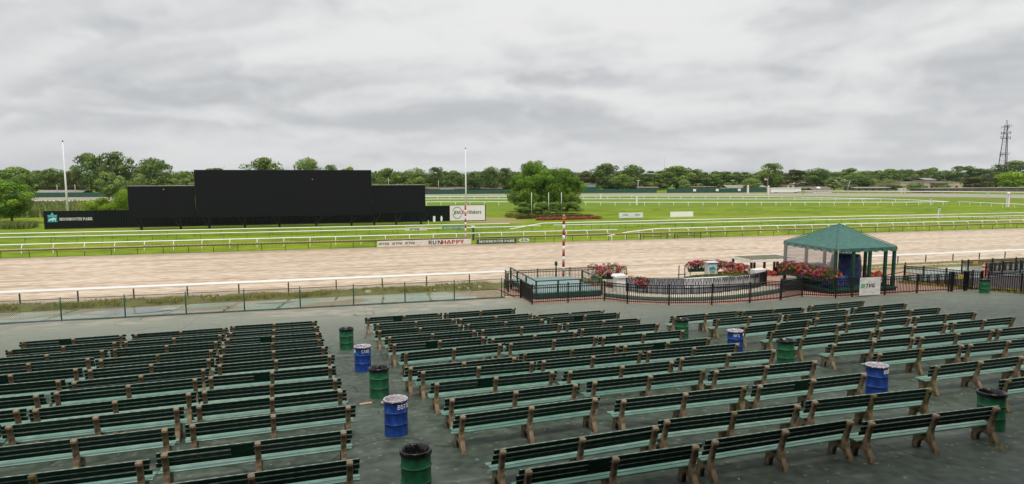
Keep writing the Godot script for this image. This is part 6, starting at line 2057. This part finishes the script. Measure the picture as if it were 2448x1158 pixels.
	hoop_fence(h, [on(37.4, -42.5), on(38.6, -42.4), on(40.0, -42.2), on(41.2, -41.6)], 1.02)
	var c := thing("cabinet", "dark speaker cabinet on the bricks left of the tent", "box", on(30.9, -38.3))
	put("cabinet", box(Vector3(1.0, 0.45, 0.6), Vector3(0, 0.24, 0), 0.03), M.ink, c)
	# banner on the iron fence
	var bn := thing("banner", "white banner with a green and black logo on the iron fence", "banner", on(32.86, -33.16), 0.0)
	put("sheet", box(Vector3(1.62, 1.14, 0.015), Vector3(0, 0.66, 0), 0.004), M.sign_white, bn)
	tvg(bn, -0.74, 0.60, 0.012, 0.23, M.ink, M.tvg_green)
	var hz := st()
	for i in 9:
		bar(hz, Transform3D(Basis(), Vector3(-0.30 + i * 0.085, 0.55, 0.010)), Vector3(0.05, 0.022, 0.004))
	put("small_print", done(hz), M.pale_pole, bn)
	# speaker heads on a pole right of the tent
	var sp := thing("speaker_pole", "grey pole with two horn speakers right of the tent", "speaker", on(41.3, -44.6))
	put("pole", rod(Vector3(-0.25, 0, 0), Vector3(0.1, 2.1, 0), 0.06, 0.05, 8), M.grey_post, sp)
	for d in [-0.28, 0.42]:
		var hn := st()
		lathe(hn, [Vector2(0.0, -0.18), Vector2(0.08, -0.16), Vector2(0.10, 0.0), Vector2(0.22, 0.2), Vector2(0.0, 0.16)], 12)
		put("horn", done(hn), M.grey_post, sp, Transform3D(Basis(Vector3(0, 0, 1), -0.9 if d > 0 else 0.9), Vector3(0.1 + d * 0.6, 2.2, 0)))

# ------------------------------------------------------------------ the yard right of the tent
func right_yard() -> void:
	var o := thing("iron_fence", "black iron fence running back to the walkway, left side of the mulch bed", "fence")
	iron_fence(o, [on(41.6, -33.4), on(41.85, -35.6), on(42.05, -37.6), on(42.2, -39.4), on(44.2, -41.2)], 1.25)
	o = thing("gate", "black iron gate with thick posts at the corner by the right green barrel", "gate")
	iron_fence(o, [on(39.45, -33.1), on(40.5, -33.02)], 1.25, 0.122, 0.13)
	iron_fence(o, [on(40.75, -33.15), on(41.5, -32.7)], 1.25, 0.122, 0.13)
	o = thing("iron_fence", "black iron fence coming forward at the right edge, behind the right green barrel", "fence")
	iron_fence(o, [on(41.72, -32.42), on(42.03, -30.5), on(42.4, -28.2), on(42.8, -25.8)], 1.25)
	o = thing("iron_fence", "black iron fence along the walkway at the far right", "fence")
	iron_fence(o, [on(51.6, -42.5), on(52.3, -42.5), on(55.0, -42.5), on(57.7, -42.5), on(60.4, -42.5), on(63.1, -42.5)], 1.15)
	o = thing("iron_fence", "black iron fence crossing the mulch bed in front of the orange drum", "fence")
	iron_fence(o, [on(50.6, -39.6), on(52.9, -40.0), on(55.4, -40.4), on(58.0, -40.8)], 1.1)
	# bed of dark mulch with a grass edge
	struct("mulch_bed", strip([on(42.2, -33.6, 0.01), on(42.3, -30.4, 0.01), on(43.1, -25.5, 0.01)], [on(42.6, -39.2, 0.01), on(52.0, -39.5, 0.01), on(62.0, -38.0, 0.01)]), M.mulch)
	var kb := PackedVector3Array()
	struct("yard_pavement", strip([on(42.6, -39.3, 0.008), on(52.0, -39.6, 0.008), on(70.0, -38.0, 0.008)], [on(43.0, -42.6, 0.008), on(52.0, -42.6, 0.008), on(70.0, -42.6, 0.008)]), mottled(91, Vector3(0.3, 0.3, 0.3), [[0.0, 0.12, 0.15, 0.14], [1.0, 0.22, 0.26, 0.25]], 0.35, 0.0, true))
	var edge := func(x: float, z: float) -> bool:
		return x > 41.6 + (z + 33.0) * 0.1 and x < 42.9 + (z + 33.0) * 0.1
	tag(top("edge_grass", blades(65, 6000, 41, 45, -39.0, -25.0, 0.05, 0.2, 0.018, 0.4, edge), M.weed), "strip of grass along the mulch bed's fence", "grass").set_meta("kind", "stuff")
	# pale kerb and tan beam before the outer rail
	var s := st()
	beam(s, on(46.5, -48.5, 0.12), on(72, -48.5, 0.12), 0.35, 0.22, 0.02)
	struct("pale_kerb", done(s), M.curb_pale)
	s = st()
	beam(s, on(45.5, -50.2, 0.16), on(72, -50.2, 0.16), 0.18, 0.26, 0.02)
	struct("tan_beam", done(s), M.tan_rail)
	# orange drum with white bands
	o = thing("traffic_drum", "orange traffic drum with white bands behind the far fences", "drum", on(52.6, -41.2))
	s = st()
	lathe(s, [Vector2(0, 0.0), Vector2(0.32, 0.0), Vector2(0.32, 0.06), Vector2(0.25, 0.08), Vector2(0.24, 0.3), Vector2(0.225, 0.32), Vector2(0.215, 0.55), Vector2(0.2, 0.57), Vector2(0.19, 0.85), Vector2(0.12, 0.92), Vector2(0.1, 1.0), Vector2(0, 1.0)], 20)
	put("shell", done(s), M.orange, o)
	for y in [0.42, 0.72]:
		s = st()
		lathe(s, [Vector2(0.238, y), Vector2(0.228, y + 0.12)], 20)
		put("band", done(s), M.sign_white, o)
	for p in [[39.95, -32.98, 0.98, "small yellow sign on the black gate"], [52.9, -42.4, 0.95, "small yellow sign on the far right walkway fence"]]:
		o = thing("warning_sign", p[3], "sign", on(p[0], p[1]))
		put("plate", box(Vector3(0.42, 0.22, 0.02), Vector3(0, p[2], 0.06), 0.004), M.yellow, o)
		var ln := st()
		for i in 2:
			bar(ln, Transform3D(Basis(), Vector3(0, p[2] + 0.04 - i * 0.08, 0.072)), Vector3(0.3, 0.025, 0.003))
		put("print", done(ln), M.ink, o)
	make_barrel("barrel", "green barrel with a grey bag at the right end of the apron by the gate", on(40.45, -31.63), false, [])

# ------------------------------------------------------------------ rows of benches, barrels, litter
func seating() -> void:
	var proto := make_bench()
	for b in BENCH_L:
		place_bench(proto, b, "left")
	for b in BENCH_M:
		place_bench(proto, b, "middle")
	for b in BENCH_R:
		place_bench(proto, b, "right")
	proto.free()
	make_barrel("barrel", "nearest green barrel with a black bag, at the bottom of the left aisle", on(1.41, -11.95), false, [])
	make_barrel("barrel", "nearest blue barrel in the left aisle, marked with three white letters", on(1.38, -15.74), true, [["BOTTLES", 0.98]])
	make_barrel("barrel", "middle green barrel with a black bag in the left aisle", on(1.22, -19.45), false, [])
	make_barrel("barrel", "blue barrel marked CANS in the left aisle", on(0.90, -23.23), true, [["CANS", 0.33], ["CANS", -1.55]])
	make_barrel("barrel", "farthest green barrel with a black bag in the left aisle", on(0.42, -27.6), false, [])
	make_barrel("barrel", "green barrel half hidden behind the middle block's far right bench", on(14.35, -24.39), false, [])
	make_barrel("barrel", "blue barrel with two words in the right aisle behind a bench end", on(14.73, -21.09), true, [["NKS", -0.42], ["CANS", 1.15]])
	make_barrel("barrel", "green barrel with a black bag in the right aisle, centre", on(15.15, -18.76), false, [])
	make_barrel("barrel", "blue barrel marked BOTTLES in the right aisle", on(14.96, -14.64), true, [["BOTTLES", 0.78]])
	make_barrel("barrel", "big green barrel with a loose black bag at the lower right", on(15.13, -11.42), false, [])

func litter() -> void:
	var o := top("cardboard", box(Vector3(0.36, 0.02, 0.14)), M.cardboard)
	o.transform = Transform3D(Basis(Vector3(1, 0, 0), -0.0785) * Basis(Vector3.UP, 0.2), on(0.78, -18.75, 0.012))
	tag(o, "flat brown cardboard scrap beside the middle green barrel", "litter")
	var s := st()
	flat(s)
	var r := RandomNumberGenerator.new()
	r.seed = 90
	for i in 14:
		var p := Vector3(r.randf_range(-0.07, 0.07), r.randf_range(0.01, 0.08), r.randf_range(-0.05, 0.05))
		tri(s, p, p + Vector3(r.randf_range(-0.06, 0.06), r.randf_range(-0.03, 0.05), r.randf_range(-0.06, 0.06)), p + Vector3(r.randf_range(-0.06, 0.06), r.randf_range(-0.03, 0.05), r.randf_range(-0.06, 0.06)))
	var w := top("paper", done(s), M.white)
	w.position = on(1.28, -18.55, 0.005)
	tag(w, "crumpled white paper beside the cardboard scrap", "litter")
	# specks of paper and leaves
	s = st()
	flat(s)
	for i in 260:
		var x := r.randf_range(-9.0, 22.0)
		var z := r.randf_range(-24.0, -9.0)
		var p := on(x, z, 0.006)
		var l := r.randf_range(0.008, 0.03)
		var a := r.randf() * TAU
		var u := Vector3(cos(a), 0, sin(a)) * l
		var v := Vector3(-sin(a), 0.0, cos(a)) * l * 0.6
		quad(s, p - u, p + v, p + u, p - v)
	tag(top("litter_specks", done(s), M.sign_tan), "tiny scraps of paper scattered over the apron", "litter").set_meta("kind", "stuff")
	for p in [[6.6, -13.1, "thin weed growing from a crack behind a near middle bench"], [5.15, -11.2, "small yellow green weed under a near middle bench"], [14.0, -10.3, "small yellowish weed at the lower right corner"]]:
		var wd := top("weed", blades(int(p[0] * 10), 40, p[0] - 0.25, p[0] + 0.25, p[1] - 0.12, p[1] + 0.12, 0.02, 0.06, 0.008, 0.8, func(_x, _z): return true), M.weed)
		tag(wd, p[2], "weed")
